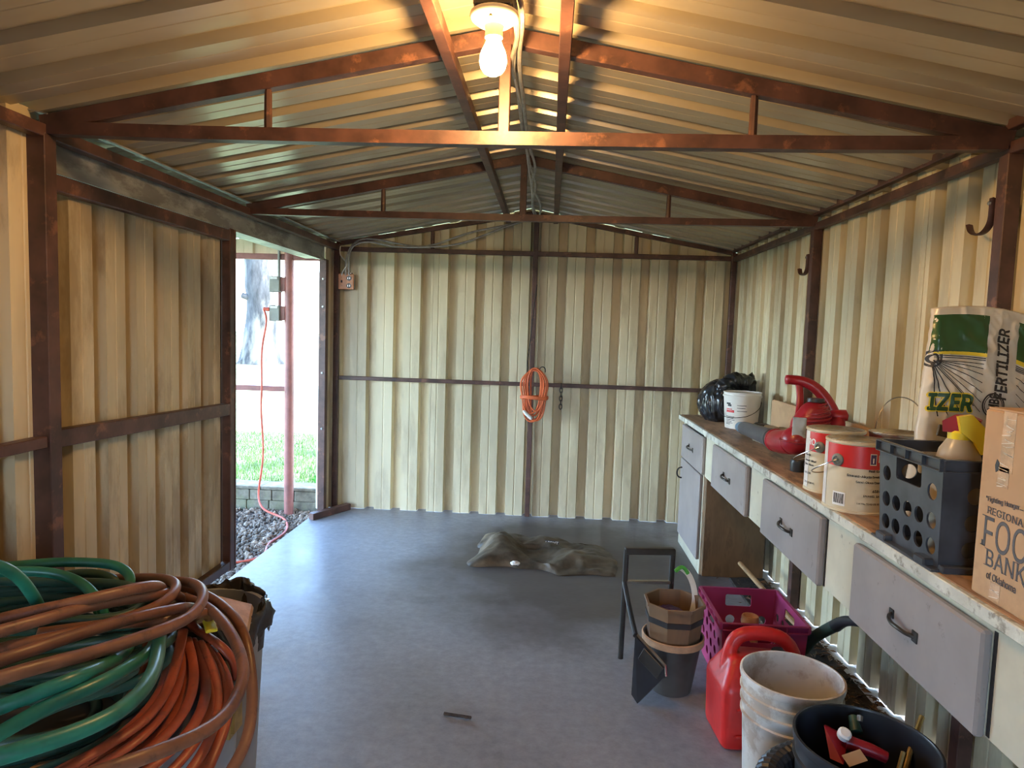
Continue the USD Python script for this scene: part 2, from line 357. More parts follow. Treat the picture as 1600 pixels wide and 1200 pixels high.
wl.part('corner_strip', corrug(4.125, YB+.02, v0=.004, v1=1.742, o=(XL-.022, 0, 0), U=(0, 1, 0), V=(0, 0, 1), N=(-1, 0, 0), pitch=.1645, phase=4.12), 'cream_l', False)
wf = thing('wall_front', (XC, YF, 0), 'ribbed metal wall behind the viewer', kind='structure')
wf.part('metal_panel', corrug(-1.40, -.40, v0=.01, v1=lambda u: roofz(u)-.012, o=(0, YF-.004, 0), U=(1, 0, 0), V=(0, 0, 1), N=(0, -1, 0), pitch=.1735), 'cream', False)
wf.part('metal_panel', corrug(-.40, .20, v0=1.62, v1=lambda u: roofz(u)-.012, o=(0, YF-.004, 0), U=(1, 0, 0), V=(0, 0, 1), N=(0, -1, 0), pitch=.1735), 'cream', False)
wf.part('metal_panel', corrug(.20, 1.16, v0=.01, v1=lambda u: roofz(u)-.012, o=(0, YF-.006, 0), U=(1, 0, 0), V=(0, 0, 1), N=(0, -1, 0), pitch=.1735), 'cream', False)
ce = thing('ceiling', (XC, 1.6, ZR), 'underside of the ribbed metal gable roof', kind='structure')
cs = 1/math.hypot(1, SL)
for sgn, w in ((-1, 1.42/cs), (1, 1.42/cs)):
    U = (0, 1, 0); V = (sgn*cs, 0, -SL*cs); N = (sgn*SL*cs, 0, cs)
    edges = [YF-.1, -.38, .44, 1.265, 2.085, 2.91, 3.735, YB+.12]
    for i in range(len(edges)-1):
        ce.part('roof_panel', corrug(edges[i]-.012, edges[i+1], v0=-.01 if sgn < 0 else 0., v1=w, o=np.array((XC, 0, ROOFZ+.006))+np.array(N)*(.0018*(i % 2)), U=U, V=V, N=N, pitch=.1645, phase=.44, dep=.026), 'roof', False)
ce.part('ridge_cap', [bar((XC-.07, YF-.1, roofz(XC-.07)+.046), (XC-.07, YB+.12, roofz(XC-.07)+.046), .16, .002, (SL, 0, 1), 0), bar((XC+.07, YF-.1, roofz(XC+.07)+.046), (XC+.07, YB+.12, roofz(XC+.07)+.046), .16, .002, (-SL, 0, 1), 0)], 'roof', False)

# steel frame
def truss(y, label, h=.042, tie=.034, bow=.0):
    t = thing('roof_truss', (XC, y, ZT), label, 'roof truss', 'oxide-red roof trusses')
    t.part('rafter', bar((XL+.005, y, ZT+.006), (XC+.01, y, ZR+.001), .032, h), 'rust')
    t.part('rafter', bar((XC-.01, y, ZR+.001), (XR-.005, y, ZT+.006), .0312, h), 'rust')
    xs = np.linspace(XL+.02, XR-.02, 13); s = np.linspace(-1, 1, 13)
    tb = sweep_rect(np.stack([xs, np.full(13, y), ZT-.004-bow*(1-s**4)], 1), .034, tie)
    t.part('tie_beam', tb, 'rust')
    t.part('king_post', bar((XC, y, ZT-bow), (XC, y, ZR), .029, .029, (0, 1, 0)), 'rust')
    for sx in (-.757, .492):
        zz = ZR-SL*abs(sx-XC)
        p = [(sx, y, ZT-bow), (sx, y, ZT+.02), (sx, y, zz-.03), (sx, y, zz)]
        t.part('strut', tube(p, [.010, .011, .010, .006], 8), 'rust')
truss(Y1, 'nearer oxide-red roof truss with slightly bowed tie beam behind the lit bulb', .042, .034, .010)
truss(Y2, 'farther dark oxide-red roof truss midway to the back wall', .040, .028, .004)
for x, lab in ((-.284, 'oxide-red roof purlin running left of the light bulb'), (.012, 'oxide-red roof purlin running right of the light bulb')):
    single('roof_purlin', bar((x, YF, ZR-SL*abs(x-XC)-.020), (x, YB, ZR-SL*abs(x-XC)-.020), .030, .034), 'rust', lab, 'roof purlin')
# gable frame of the back wall
g = thing('gable_frame', (XC, YB, ZT), 'oxide-red steel framing along the gable of the back wall', 'wall frame')
yg = YB-.014
for a, b in (((XL, yg, ZT+.02), (XC, yg, ZR-.006)), ((XC, yg, ZR-.006), (XR, yg, ZT+.02))): g.part('rafter', bar(a, b, .026, .026), 'rust')
g.part('girt', bar((XL, yg, ZT-.012), (XR, yg, ZT-.012), .024, .028), 'rust')
for x in (-.762, .517): g.part('strut', bar((x, yg, ZT), (x, yg, ZR-SL*abs(x-XC)-.01), .022, .022, (0, 1, 0)), 'rust')
single('wall_girt', bar((XL+.02, yg, .862), (XR-.02, yg, .862), .024, .024), 'rust', 'thin oxide-red girt crossing the back wall at mid height', 'wall girt')
single('center_post', bar((-.107, yg+.002, .005), (-.107, yg+.002, ZR-.02), .03, .03, (0, 1, 0)), 'rust', 'oxide-red steel post up the middle of the back wall', 'steel post')
single('corner_post', bar((XR-.008, yg-.01, .003), (XR-.008, yg-.01, ZT+.02), .032, .032, (0, 1, 0)), 'rust', 'oxide-red corner post where back wall meets bench wall', 'steel post')
single('corner_post', bar((XL+.004, yg-.01, .003), (XL+.004, yg-.01, ZT+.02), .032, .032, (0, 1, 0)), 'rust', 'oxide-red corner post between doorway and back wall', 'steel post')
for y, lab in ((Y1, 'dark wall post nearest the fertilizer bag'), (Y2, 'dark wall post rising behind the red leaf blower')):
    single('wall_post', bar((XR, y, .003), (XR, y, ZT-.03), .038, .038, (0, 1, 0)), 'rust', lab, 'steel post')
single('eave_rail', bar((XR-.012, YF, 1.735), (XR-.012, YB-.03, 1.735), .026, .026), 'rust', 'upper oxide-red rail along the bench wall under the roof', 'eave rail')
single('wall_girt', bar((XR-.002, YF, 1.680), (XR-.002, YB-.03, 1.680), .026, .030), 'rust', 'lower oxide-red rail along the top of the bench wall', 'wall girt')
single('wall_post', bar((XL, Y1-.005, .003), (XL, Y1-.005, ZT-.02), .052, .044, (0, 1, 0)), 'rust', 'heavy rust-pitted post between left wall and sliding door', 'steel post')
single('wall_girt', bar((XL+.004, YF, .852), (XL+.004, Y1-.03, .852), .034, .030), 'rust', 'oxide-red girt across the yellowish left wall', 'wall girt')
single('eave_rail', bar((XL+.006, YF, 1.676), (XL+.006, YB-.03, 1.690), .036, .034), 'rust', 'oxide-red eave rail along the left wall above the doorway', 'eave rail')
single('eave_flashing', bar((XL-.03, Y1-.02, 1.738), (XL-.03, YB, 1.738), .12, .004, (SL, 0, 1), 0), 'galv', 'grey galvanised flashing strip along the left eave', 'flashing')
single('door_track', [bx((XL-.085, 1.806, 1.600), (XL-.030, 4.12, 1.702), .004), bx((XL-.03, 1.806, 1.594), (XL-.024, 4.12, 1.606))], 'galv', 'stained galvanised sliding-door track above the doorway', 'door track')
single('eave_trim', bx((XL-.20, 1.0, 1.615), (XL-.115, 4.32, 1.66), .006), 'galv', 'pale grey eave trim outside the top of the doorway', 'eave trim')
# door jamb
jb = thing('door_jamb', (XL, 4.13, 0), 'oxide-red door jamb on the far side of the doorway', 'door jamb')
jb.part('post', bx((XL-.055, 4.10, .002), (XL-.01, 4.145, 1.60), .003), 'rust')
jb.part('bolt', [lathe([(0, 0), (.008, 0), (.006, .006), (0, .007)], (XL-.03, 4.10, z), 10, (0, -1, 0)) for z in (.55, .9, 1.31, 1.48)], 'galv')
single('sill_rail', bar((XL-.05, 3.98, .022), (XL+.10, YB-.03, .022), .04, .04), 'rust', 'short oxide-red square tube lying at the far doorway corner', 'rail')
# sliding door
DY0, DY1, DX = 1.80, 2.925, XL-.048
d = thing('door_1', (DX, 2.36, .07), 'cream ribbed sliding door with oxide-red frame, pushed half open', kind='structure')
sheets(d, 'metal_panel', DY0+.006, DY1-.012, (2.20,), 'cream_l', v0=.085, v1=1.57, o=(DX-.012, 0, 0), U=(0, 1, 0), V=(0, 0, 1), N=(-1, 0, 0), pitch=.1640, phase=1.944)
d.part('top_rail', bx((DX-.008, DY0+.006, 1.545), (DX+.026, DY1-.05, 1.592), .003), 'rust')
d.part('mid_rail', bar((DX+.010, DY0+.006, .845), (DX+.010, DY1-.05, .812), .034, .052), 'rust')
d.part('bottom_rail', bx((DX-.008, DY0+.006, .085), (DX+.026, DY1-.05, .125), .003), 'rust')
d.part('stile', bx((DX-.012, DY1-.052, .08), (DX+.028, DY1-.012, 1.60), .003), 'rust')
d.part('edge_strip', bx((DX-.04, DY1-.012, .09), (DX+.030, DY1, 1.598), .002), 'rust')

# hooks on the bench wall posts
for y, lab in ((Y1, 'curved steel hook on the post beside the fertilizer bag'), (Y2, 'curved steel hook on the post behind the leaf blower')):
    yy = y+.024
    P = [(XR-.02, yy, 1.565), (XR-.02, yy, 1.53), (XR-.02, yy+.004, 1.505), (XR-.021, yy+.022, 1.486), (XR-.022, yy+.05, 1.482), (XR-.023, yy+.075, 1.492), (XR-.023, yy+.086, 1.512)]
    h = thing('wall_hook', (XR-.02, yy, 1.48), lab, 'hook', 'steel hooks on the wall posts')
    h.part('strap', tube(spline(P, 30), .010, 8, flat=.3), 'rust'); h.part('bolt', lathe([(0, 0), (.006, 0), (.005, .004), (0, .005)], (XR-.028, yy, 1.553), 10, (-1, 0, 0)), 'chrome')

# ---------------------------------------------------------------- lamp
LX, LY = -.144, 1.50
lt = thing('ceiling_lamp', (LX, LY, 1.74), 'lit bare bulb in a white porcelain ceiling holder', 'lamp')
lt.part('junction_box', bx((LX-.042, LY-.042, 1.872), (LX+.042, LY+.042, 1.955), .004), 'darkmetal')
hd = lt.part('bulb_holder', lathe([(0, 1.872), (.052, 1.872), (.053, 1.868), (.050, 1.860), (.036, 1.850), (.021, 1.846), (.019, 1.838), (.0195, 1.826), (.0195, 1.822), (.017, 1.822), (.016, 1.83), (0, 1.83)], (LX, LY, 0), 40), 'porcelain')
hd.part('screw', lathe([(0, 0), (.004, 0), (.004, .004), (0, .005)], (LX-.004, LY-.036, 1.853), 10, (0, -.4, -1)), 'brass')
lt.part('bulb', lathe([(0, 1.742), (.010, 1.7435), (.020, 1.749), (.027, 1.759), (.030, 1.772), (.0295, 1.782), (.026, 1.794), (.020, 1.806), (.0155, 1.818), (.0135, 1.828), (0, 1.828)], (LX, LY, 0), 36), 'bulb', True, 'glowing frosted bulb')

# cables along the ridge
cabs = [('grey armoured cable nearest the lamp, strung along the ridge', .006), ('grey armoured cable twisted along the right of the ridge', .006), ('thin white wire tied between the ridge cables', .0035)]
CAB = [((-0.104, 1.508, 1.905), (-0.104, 1.662, 1.89), (-0.123, 1.782, 1.885), (-0.119, 1.938, 1.885), (-0.118, 2.264, 1.88), (-0.113, 2.669, 1.89), (-0.107, 2.976, 1.895), (-0.095, 3.315, 1.9), (-0.121, 3.715, 1.9), (-0.109, 4.159, 1.905)),
       ((-0.09, 1.508, 1.905), (-0.095, 1.674, 1.895), (-0.104, 1.803, 1.885), (-0.104, 2.024, 1.88), (-0.105, 2.264, 1.88), (-0.098, 2.668, 1.89), (-0.09, 2.975, 1.895), (-0.114, 3.346, 1.9), (-0.085, 3.658, 1.9), (-0.089, 4.156, 1.905)),
       ((-0.11, 1.508, 1.905), (-0.107, 1.674, 1.895), (-0.121, 1.846, 1.885), (-0.115, 2.025, 1.88), (-0.115, 2.28, 1.885), (-0.116, 2.624, 1.89), (-0.118, 3.057, 1.9), (-0.117, 3.465, 1.9), (-0.121, 4.16, 1.905))]
for (lab, r), P in zip(cabs, CAB):
    P = [(LX+.03, LY-.05, 1.93)] + [p for p in P if 1.4 < p[1]] + [(-.10, 4.262, 1.90)]
    single('ridge_cable', hose(P, r, 90, 8), 'whitewire' if 'white' in lab else 'greycord', lab, 'cable')
# cables from the ridge to the outlet box
W1 = [(-0.111, 4.25, 1.913), (-0.3, 4.24, 1.852), (-0.499, 4.24, 1.808), (-0.659, 4.24, 1.753), (-0.82, 4.24, 1.709), (-1.065, 4.24, 1.739), (-1.228, 4.24, 1.735), (-1.289, 4.24, 1.67), (-1.305, 4.24, 1.597), (-1.311, 4.25, 1.518)]
W2 = [(-0.118, 4.24, 1.903), (-0.338, 4.23, 1.826), (-0.576, 4.23, 1.734), (-0.818, 4.23, 1.704), (-1.021, 4.23, 1.707), (-1.164, 4.23, 1.728), (-1.258, 4.23, 1.697), (-1.285, 4.23, 1.617), (-1.286, 4.25, 1.518)]
W3 = [(-1.343, 4.24, 1.697), (-1.338, 4.24, 1.637), (-1.3, 4.24, 1.589), (-1.32, 4.24, 1.549), (-1.336, 4.25, 1.517)]
for P, lab, m in ((W1, 'upper flexible grey cable looping along the back gable', 'greycord'), (W2, 'lower flexible grey cable sagging across the back gable', 'greycord'), (W3, 'short white wire dropping into the outlet box', 'whitewire')):
    single('outlet_cable', hose(P, .006 if m == 'greycord' else .004, 60, 8), m, lab, 'cable')
ox, oy = -1.31, 4.25
ob = thing('outlet_box', (ox, oy, 1.43), 'peach outlet box with switch and socket beside the doorway', 'outlet box')
ob.part('box', bx((ox-.05, oy+.01, 1.43), (ox+.05, oy+.045, 1.525), .003), 'galv')
pl = ob.part('cover', bx((ox-.052, oy, 1.428), (ox+.052, oy+.011, 1.527), .004), 'peach')
for z in (1.452, 1.499):
    s = pl.part('socket', lathe([(0, 0), (.016, 0), (.0155, .003), (0, .0035)], (ox+.022, oy, z), 20, (0, -1, 0)), 'darkgrey')
    s.part('slot', [bx((ox+.022+q-.0015, oy-.005, z-.005), (ox+.022+q+.0015, oy-.0025, z+.005)) for q in (-.006, .006)], 'chrome', False)
pl.part('switch', bx((ox-.029, oy-.010, 1.470), (ox-.021, oy, 1.486), .001), 'ink')
pl.part('screw', [lathe([(0, 0), (.003, 0), (0, .002)], (ox-.025, oy, z), 8, (0, -1, 0)) for z in (1.452, 1.505)], 'chrome')
for q in (-.03, -.01, .012, .03): ob.part('cable_clamp', lathe([(0, 0), (.007, 0), (.007, .012), (0, .012)], (ox+q, oy+.025, 1.524), 10), 'chrome')

# orange extension cord hanging on the back wall
ec = thing('extension_cord', (-.085, 4.2, .62), 'coiled orange extension cord hung on the back wall', 'extension cord')
hk = (-.055, 4.22, .955)
for i in range(9):
    w = rng.uniform(.035, .085); dz = rng.uniform(.24, .31); cx = -.085+rng.uniform(-.02, .02); yy = 4.205+rng.uniform(-.03, .02)
    P = [(hk[0]-.03+rng.uniform(-.012, .012), yy, .965+rng.uniform(-.01, .008)), (cx-w, yy-.01, .90), (cx-w*.95, yy, .80), (cx-w*.6, yy-.005, .97-dz), (cx, yy-.012, .96-dz-.015), (cx+w*.6, yy-.005, .97-dz), (cx+w*.95, yy, .80), (cx+w, yy-.01, .90)]
    ec.part('cord_loop', hose(P, .0048, 56, 7, closed=True), 'cord')
ec.part('wrap', [hose([(-.085+.085*math.cos(a), 4.203+.036*math.sin(a), .78+.006*k+.004*math.sin(2*a)) for a in np.linspace(0, 2*PI, 12, endpoint=False)], .0048, 40, 7, closed=True) for k in range(3)], 'cord')
ec.part('plug', hullm([((-.13, 4.17, .685), .012), ((-.10, 4.17, .66), .012), ((-.145, 4.17, .70), .008)]), 'inkwhite')
single('wire_hook', hose([(-.06, 4.276, .93), (-.06, 4.25, .945), (-.052, 4.235, .972), (-.035, 4.232, .978), (-.022, 4.232, .965), (-.021, 4.232, .945)], .003, 24, 8), 'rope', 'small black wire hook above the orange cord', 'hook')
single('hanging_string', hose([(-0.092, 4.25, 1.491), (-0.104, 4.245, 1.371), (-0.118, 4.24, 1.19), (-0.133, 4.24, 1.028), (-0.134, 4.235, 0.94)], .0025, 30, 6), 'rope', 'thin black string hanging down to the orange cord', 'string')
ch = thing('chain', (.083, 4.24, .72), 'short dark chain hanging from the back wall girt', 'chain')
for i in range(6):
    z = .86-.026*i; P = []
    for a in np.linspace(0, 2*PI, 12, endpoint=False):
        q = .009*math.cos(a); P.append((.083+(q if i % 2 else 0), 4.245+(0 if i % 2 else q), z+.017*math.sin(a)))
    ch.part('chain_link', hose(P, .003, 20, 6, closed=True), 'darkmetal')

# ---------------------------------------------------------------- workbench
BX, BZ = .79, .725           # front plane, underside of the top
top = thing('worktop', (.95, 2.2, BZ), 'long worn brown wooden worktop with chipped pale edge', 'worktop')
top.part('board', bx((BX-.012, .45, BZ), (XR-.02, 3.93, BZ+.02), .002), 'wood')
top.part('front_edge', bx((BX-.026, .45, BZ-.006), (BX-.012, 3.93, BZ+.0195), .002), 'woodedge')
top.part('end_edge', bx((BX-.012, 3.93, BZ-.006), (XR-.02, 3.942, BZ+.0195), .002), 'woodedge')
WZ = BZ+.02
bench = thing('workbench', (.95, 2.2, 0), 'cream painted workbench base with grey-mauve drawers along the right wall', 'workbench')
bench.part('apron', bx((BX, .45, .505), (BX+.02, 3.34, BZ-.001), .002), 'apron')
bench.part('rear_rail', bx((XR-.075, .45, .66), (XR-.045, 3.35, BZ), .002), 'apron')
for y in (1.02, 2.0, 2.75): bench.part('cross_rail', bx((BX+.02, y-.015, .60), (XR-.05, y+.015, BZ), .002), 'apron')
bench.part('end_panel', bx((BX+.01, .45, .0), (XR-.06, .47, BZ), .002), 'ply')
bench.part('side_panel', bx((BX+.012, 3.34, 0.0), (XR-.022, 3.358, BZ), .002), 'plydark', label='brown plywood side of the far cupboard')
bench.part('cupboard_frame', [bx((BX, 3.358, .0), (BX+.02, 3.40, BZ), .002), bx((BX, 3.86, .0), (BX+.02, 3.90, BZ), .002), bx((BX+.02, 3.885, 0), (XR-.022, 3.90, BZ)), bx((BX, 3.40, .0), (BX+.02, 3.86, .07), .002)], 'apron')
def pull(dr, y, z):
    x = BX-.020
    hnd = hose([(x-.001, y+.045, z+.006), (x-.012, y+.036, z+.004), (x-.020, y+.012, z), (x-.020, y-.012, z), (x-.012, y-.036, z-.003), (x-.001, y-.045, z-.005)], [.0045]*24, 24, 8)
    dr.part('handle', [tm(hnd), bx((x-.003, y-.058, z-.016), (x, y-.038, z+.008), .001), bx((x-.003, y+.038, z-.004), (x, y+.056, z+.016), .001)], 'darkmetal')
def drawer(y0, y1, z0=.506, z1=.703, hy=None, skew=0.):
    t = bx((BX-.020, y0, z0), (BX+.0, y1, z1), .005)
    dr = bench.part('drawer', t, 'mauve')
    pull(dr, hy or (y0+y1)/2, (z0+z1)/2-.003)
    return dr
drawer(3.335, 3.845, .515, .702); drawer(2.600, 3.130); drawer(1.885, 2.395); drawer(1.178, 1.680, .503, .697); drawer(.50, .96)
cd = bench.part('cupboard_door', bx((BX-.018, 3.365, .075), (BX, 3.85, .508), .004), 'mauve')
cd.part('handle', hose([(BX-.018, 3.80, .46), (BX-.04, 3.80, .45), (BX-.04, 3.80, .41), (BX-.018, 3.80, .40)], .004, 20, 8), 'darkmetal')
for y0, y1 in ((1.178, 1.680), (1.885, 2.395), (2.6, 3.13)):
    bench.part('drawer_gap', bx((BX-.001, y0-.010, .51), (BX+.001, y0-.001, .70)), 'ink', False, 'dark gap beside the drawer')

# ---------------------------------------------------------------- things on the worktop
def can_wrap(t, c, r, a0, z0):
    """lettering laid flat (x, y) -> round a can: x along the arc from the angle a0 (counter-clockwise), y up"""
    t = tm(t).copy(); v = t.vertices.copy(); a = a0+v[:, 0]/r; rr = r+v[:, 2]
    t.vertices = np.stack([c[0]+rr*np.cos(a), c[1]+rr*np.sin(a), z0+v[:, 1]], 1); return t
def can_patch(c, r, a0, a1, z0, z1, th=.0005, n=24):
    a = np.linspace(a0, a1, n); V = []
    for rr in (r, r+th):
        for z in (z0, z1): V += [(c[0]+rr*math.cos(q), c[1]+rr*math.sin(q), z) for q in a]
    V = np.array(V); F = []
    for i in range(n-1):
        for A, B, fl in ((0, n, 1), (2*n, 3*n, 0), (0, 2*n, 0), (n, 3*n, 1)):
            q = [A+i, A+i+1, B+i+1, B+i]
            if fl: q = q[::-1]
            F += [(q[0], q[1], q[2]), (q[0], q[2], q[3])]
    return trimesh.Trimesh(V, np.array(F), process=False)
def paint_can(x, y, label, face, full=True, bail='left'):
    """face: direction (angle) from which the label's ear side is seen"""
    r, h = .081, .187; c = (x, y)
    t = thing('paint_can', (x, y, WZ), label, 'paint can', None)
    t.part('can_body', lathe([(0, WZ+.003), (r-.002, WZ+.003), (r+.001, WZ), (r+.001, WZ+.005), (r-.001, WZ+.007), (r-.001, WZ+h-.008), (r+.0015, WZ+h-.006), (r+.0015, WZ+h), (r-.004, WZ+h+.001), (r-.008, WZ+h-.008), (0, WZ+h-.008)], (x, y, 0), 48), 'paper' if full else 'chrome')
    t.part('lid', lathe([(0, WZ+h-.0075), (r-.030, WZ+h-.0075), (r-.028, WZ+h-.005), (r-.014, WZ+h-.005), (r-.011, WZ+h-.001), (r-.006, WZ+h+.0015), (r-.0035, WZ+h+.0015), (r-.0035, WZ+h), (r-.008, WZ+h-.008)], (x, y, 0), 48), 'tinlid')
    if full:
        t.part('red_band', can_patch(c, r-.0006, face-1.10, face+2.6, WZ+h*.64, WZ+h-.009, .0007, 60), 'inkred', True, 'red label band')
        t.part('seam_strip', can_patch(c, r-.0006, face-1.48, face-1.11, WZ+.01, WZ+h-.009, .0009, 14), 'inkwhite', True)
    ez = WZ+h*.73
    for k, a in enumerate((face-.62, face-.62+PI)):
        nrm = np.array([math.cos(a), math.sin(a), 0]); p = np.array([x, y, ez])+nrm*(r-.001)
        ear = t.part('ear', lathe([(0, 0), (.017, 0), (.016, .004), (.010, .0065), (.009, .004), (.005, .004), (.004, .007), (0, .0075)], p, 24, nrm), 'boxgrey')
    a = face-.62; nrm = np.array([math.cos(a), math.sin(a), 0]); side = np.array([-nrm[1], nrm[0], 0])
    p0 = np.array([x, y, ez])+nrm*(r+.006); p1 = np.array([x, y, ez])-nrm*(r+.006)
    sd = -1 if bail == 'left' else 1
    if bail == 'up':
        P = [p0, p0+nrm*.008+np.array([0, 0, .03]), np.array([x, y, ez+.12])+nrm*.07, np.array([x, y, ez+.155]), np.array([x, y, ez+.12])-nrm*.07, p1-nrm*.008+np.array([0, 0, .03]), p1]
    else:
        q = side*sd
        P = [p0, p0+nrm*.006+q*.02-np.array([0, 0, .012]), np.array([x, y, ez-.05])+nrm*.06+q*.095, np.array([x, y, ez-.062])+q*.112, np.array([x, y, ez-.05])-nrm*.06+q*.095, p1-nrm*.006+q*.02-np.array([0, 0, .012]), p1]
    t.part('wire_handle', hose(P, .0016, 50, 6), 'chrome')
    return t, c, r, h
vdir = lambda x, y: math.atan2(-y, -x)          # angle from the can towards the viewer
x, y = .842, 1.845; f = vdir(x, y)
t, c, r, h = paint_can(x, y, 'front paint can with red band, right beside the black crate', f)
def lines(t, c, r, a1, z, rows, w):
    for s, hh, dz, bold in rows:
        tx = meshkit.text_mesh(s, hh, .0006, bold); L = tx.bounds[1, 0]
        t.part('print', can_wrap(tx, c, r, a1-L/r if w == 'r' else a1, z+dz), 'ink', False)
lines(t, c, r, f+.86, WZ, [('Real-Estate', .0055, .113, True), ('Emerald-Alkyde Emulsion', .0055, .098, True), ('Semi-Gloss Enamel', .0055, .083, True), ('650 ml', .0065, .060, True), ('ENAMEL BASE', .0055, .047, False), ('Lot No. 5042 DE 0113', .0045, .027, False)], 'r')
t.part('print', can_wrap(meshkit.text_mesh('PRO', .018, .0006, True), c, r+.0002, f+.60, WZ+h*.745), 'inkwhite', False)
em = t.part('emblem', can_patch(c, r+.0002, f+.36, f+.56, WZ+h*.70, WZ+h*.86, .0004, 8), 'inkviolet', False)
em.part('emblem_frame', [can_patch(c, r+.0004, f+.36, f+.56, WZ+h*.70, WZ+h*.712, .0005, 8), can_patch(c, r+.0004, f+.36, f+.56, WZ+h*.848, WZ+h*.86, .0005, 8), can_patch(c, r+.0004, f+.36, f+.376, WZ+h*.70, WZ+h*.86, .0005, 3), can_patch(c, r+.0004, f+.544, f+.56, WZ+h*.70, WZ+h*.86, .0005, 3), can_patch(c, r+.0004, f+.44, f+.48, WZ+h*.73, WZ+h*.80, .0005, 3)], 'inkwhite', False)
bc = t.part('barcode_label', can_patch(c, r-.0003, f-.72, f-.30, WZ+.016, WZ+.052, .0006, 12), 'inkwhite', False)
bars = []; a = f-.68
while a < f-.36:
    w = rng.choice([.010, .018, .026]); bars.append(can_patch(c, r+.0003, a, a+w, WZ+.022, WZ+.048, .0004, 3)); a += w+rng.choice([.010, .016])
bc.part('bars', bars, 'ink', False)
x, y = .868, 2.055; f2 = vdir(x, y)
t, c, r, h = paint_can(x, y, 'red-banded paint can half hidden behind the front can', f2+.1, bail='left')
lines(t, c, r, f2-1.25, WZ, [('Interior', .006, .105, True), ('Enamel-Alkyd', .0055, .088, True), ('Semi-Gloss', .0055, .076, True), ('GALLON', .006, .050, False), ('3.78 L 128 FL', .0055, .022, False)], 'l')
t.part('print', can_wrap(meshkit.text_mesh('PRO', .018, .0006, True), c, r+.0002, f2-1.30, WZ+h*.745), 'inkwhite', False)
t, c, r, h = paint_can(1.035, 2.015, 'unlabelled tin behind the other paint cans with upright wire handle', vdir(1.035, 2.015)+1.4, full=False, bail='up')

# black file crate
def crate(path_thing, mname, x0, x1, y0, y1, z0, h, taper, th, holes_long, holes_short, hand_long, hand_short, rim=.012):
    """An open crate of four walls and a floor, each wall a plate with round holes; outer size given at the rim."""
    def plate(w0, w1, hh, holes, hand):
        p = Polygon([(-w0/2, 0), (w0/2, 0), (w1/2, hh), (-w1/2, hh)])
        cut = [Point(u*w0, v*hh).buffer(rr, 12) for u, v, rr in holes]
        if hand: cut.append(sbox(-hand[0]/2, hand[1]*hh, hand[0]/2, hand[1]*hh+hand[2]).buffer(.008, 4))
        q = p.difference(unary_union(cut)) if cut else p
        return ext(q, th)
    cx, cy = (x0+x1)/2, (y0+y1)/2; WX, WY = x1-x0, y1-y0
    tl = math.atan2(taper, h)
    for sgn, name in ((-1, 'side'), (1, 'side')):
        t = plate(WY-2*taper, WY, h, holes_long, hand_long)          # faces along x
        t = place(t, (0, 0, 0), (0, -sgn*-1 if False else (1 if sgn > 0 else -1), 0), (sgn*math.sin(tl), 0, math.cos(tl)))
        path_thing.part('side_wall', mv(t, (cx+sgn*(WX/2-taper-(th if True else 0)), cy, z0)), mname, False)
        t = plate(WX-2*taper, WX, h, holes_short, hand_short)
        t = place(t, (0, 0, 0), ((-1 if sgn > 0 else 1), 0, 0), (0, sgn*math.sin(tl), math.cos(tl)))
        path_thing.part('end_wall', mv(t, (cx, cy+sgn*(WY/2-taper-th), z0)), mname, False)
    path_thing.part('crate_floor', bx((x0+taper, y0+taper, z0), (x1-taper, y1-taper, z0+th)), mname, False)
    R = []
    for a, b in (((x0, y0), (x1, y0)), ((x1, y0), (x1, y1)), ((x1, y1), (x0, y1)), ((x0, y1), (x0, y0))):
        d = np.array(b)-np.array(a); nn = np.array([d[1], -d[0]])/np.linalg.norm(d)
        lo = np.minimum(np.minimum(a, b), np.minimum(np.array(a)+nn*.008, np.array(b)+nn*.008)); hi = np.maximum(np.maximum(a, b), np.maximum(np.array(a)+nn*.008, np.array(b)+nn*.008))
        R.append(bx((*lo, z0+h-.004), (*hi, z0+h), .001)); R.append(bx((*lo, z0+h-rim-.014), (*hi, z0+h-rim-.011), .001))
        L = np.linalg.norm(d); k = max(2, int(L/.06))
        for i in range(k+1):
            p = np.array(a)+d*i/k; q = p+nn*.008; dd = d/L*.0012
            R.append(bx((*np.minimum(p-dd, q-dd), z0+h-rim-.012), (*np.maximum(p+dd, q+dd), z0+h-.003)))
    path_thing.part('rim', R, mname, False)
HL = [(u, v, .017) for v in (.19, .42) for u in (-.385, -.20, -.0, .19, .385)] + [(-.385, .68, .017), (.385, .68, .017)]
HS = [(u, v, .017) for v in (.2, .44, .68) for u in (-.27, .27)]
cr = thing('file_crate', (.91, 1.455, WZ), 'black plastic crate with round holes at the worktop edge', 'crate')
crate(cr, 'cratep', .772, 1.045, 1.335, 1.590, WZ, .226, .010, .004, HL, HS, (.085, .70, .035), (.085, .70, .035))
cr.part('foot_ledge', [bx((.764, 1.338, WZ), (.784, 1.585, WZ+.006), .002), bx((.762, 1.36, WZ+.004), (.784, 1.40, WZ+.020), .003), bx((.762, 1.52, WZ+.004), (.784, 1.56, WZ+.020), .003), bx((.782, 1.328, WZ), (1.03, 1.346, WZ+.014), .002)], 'cratep')
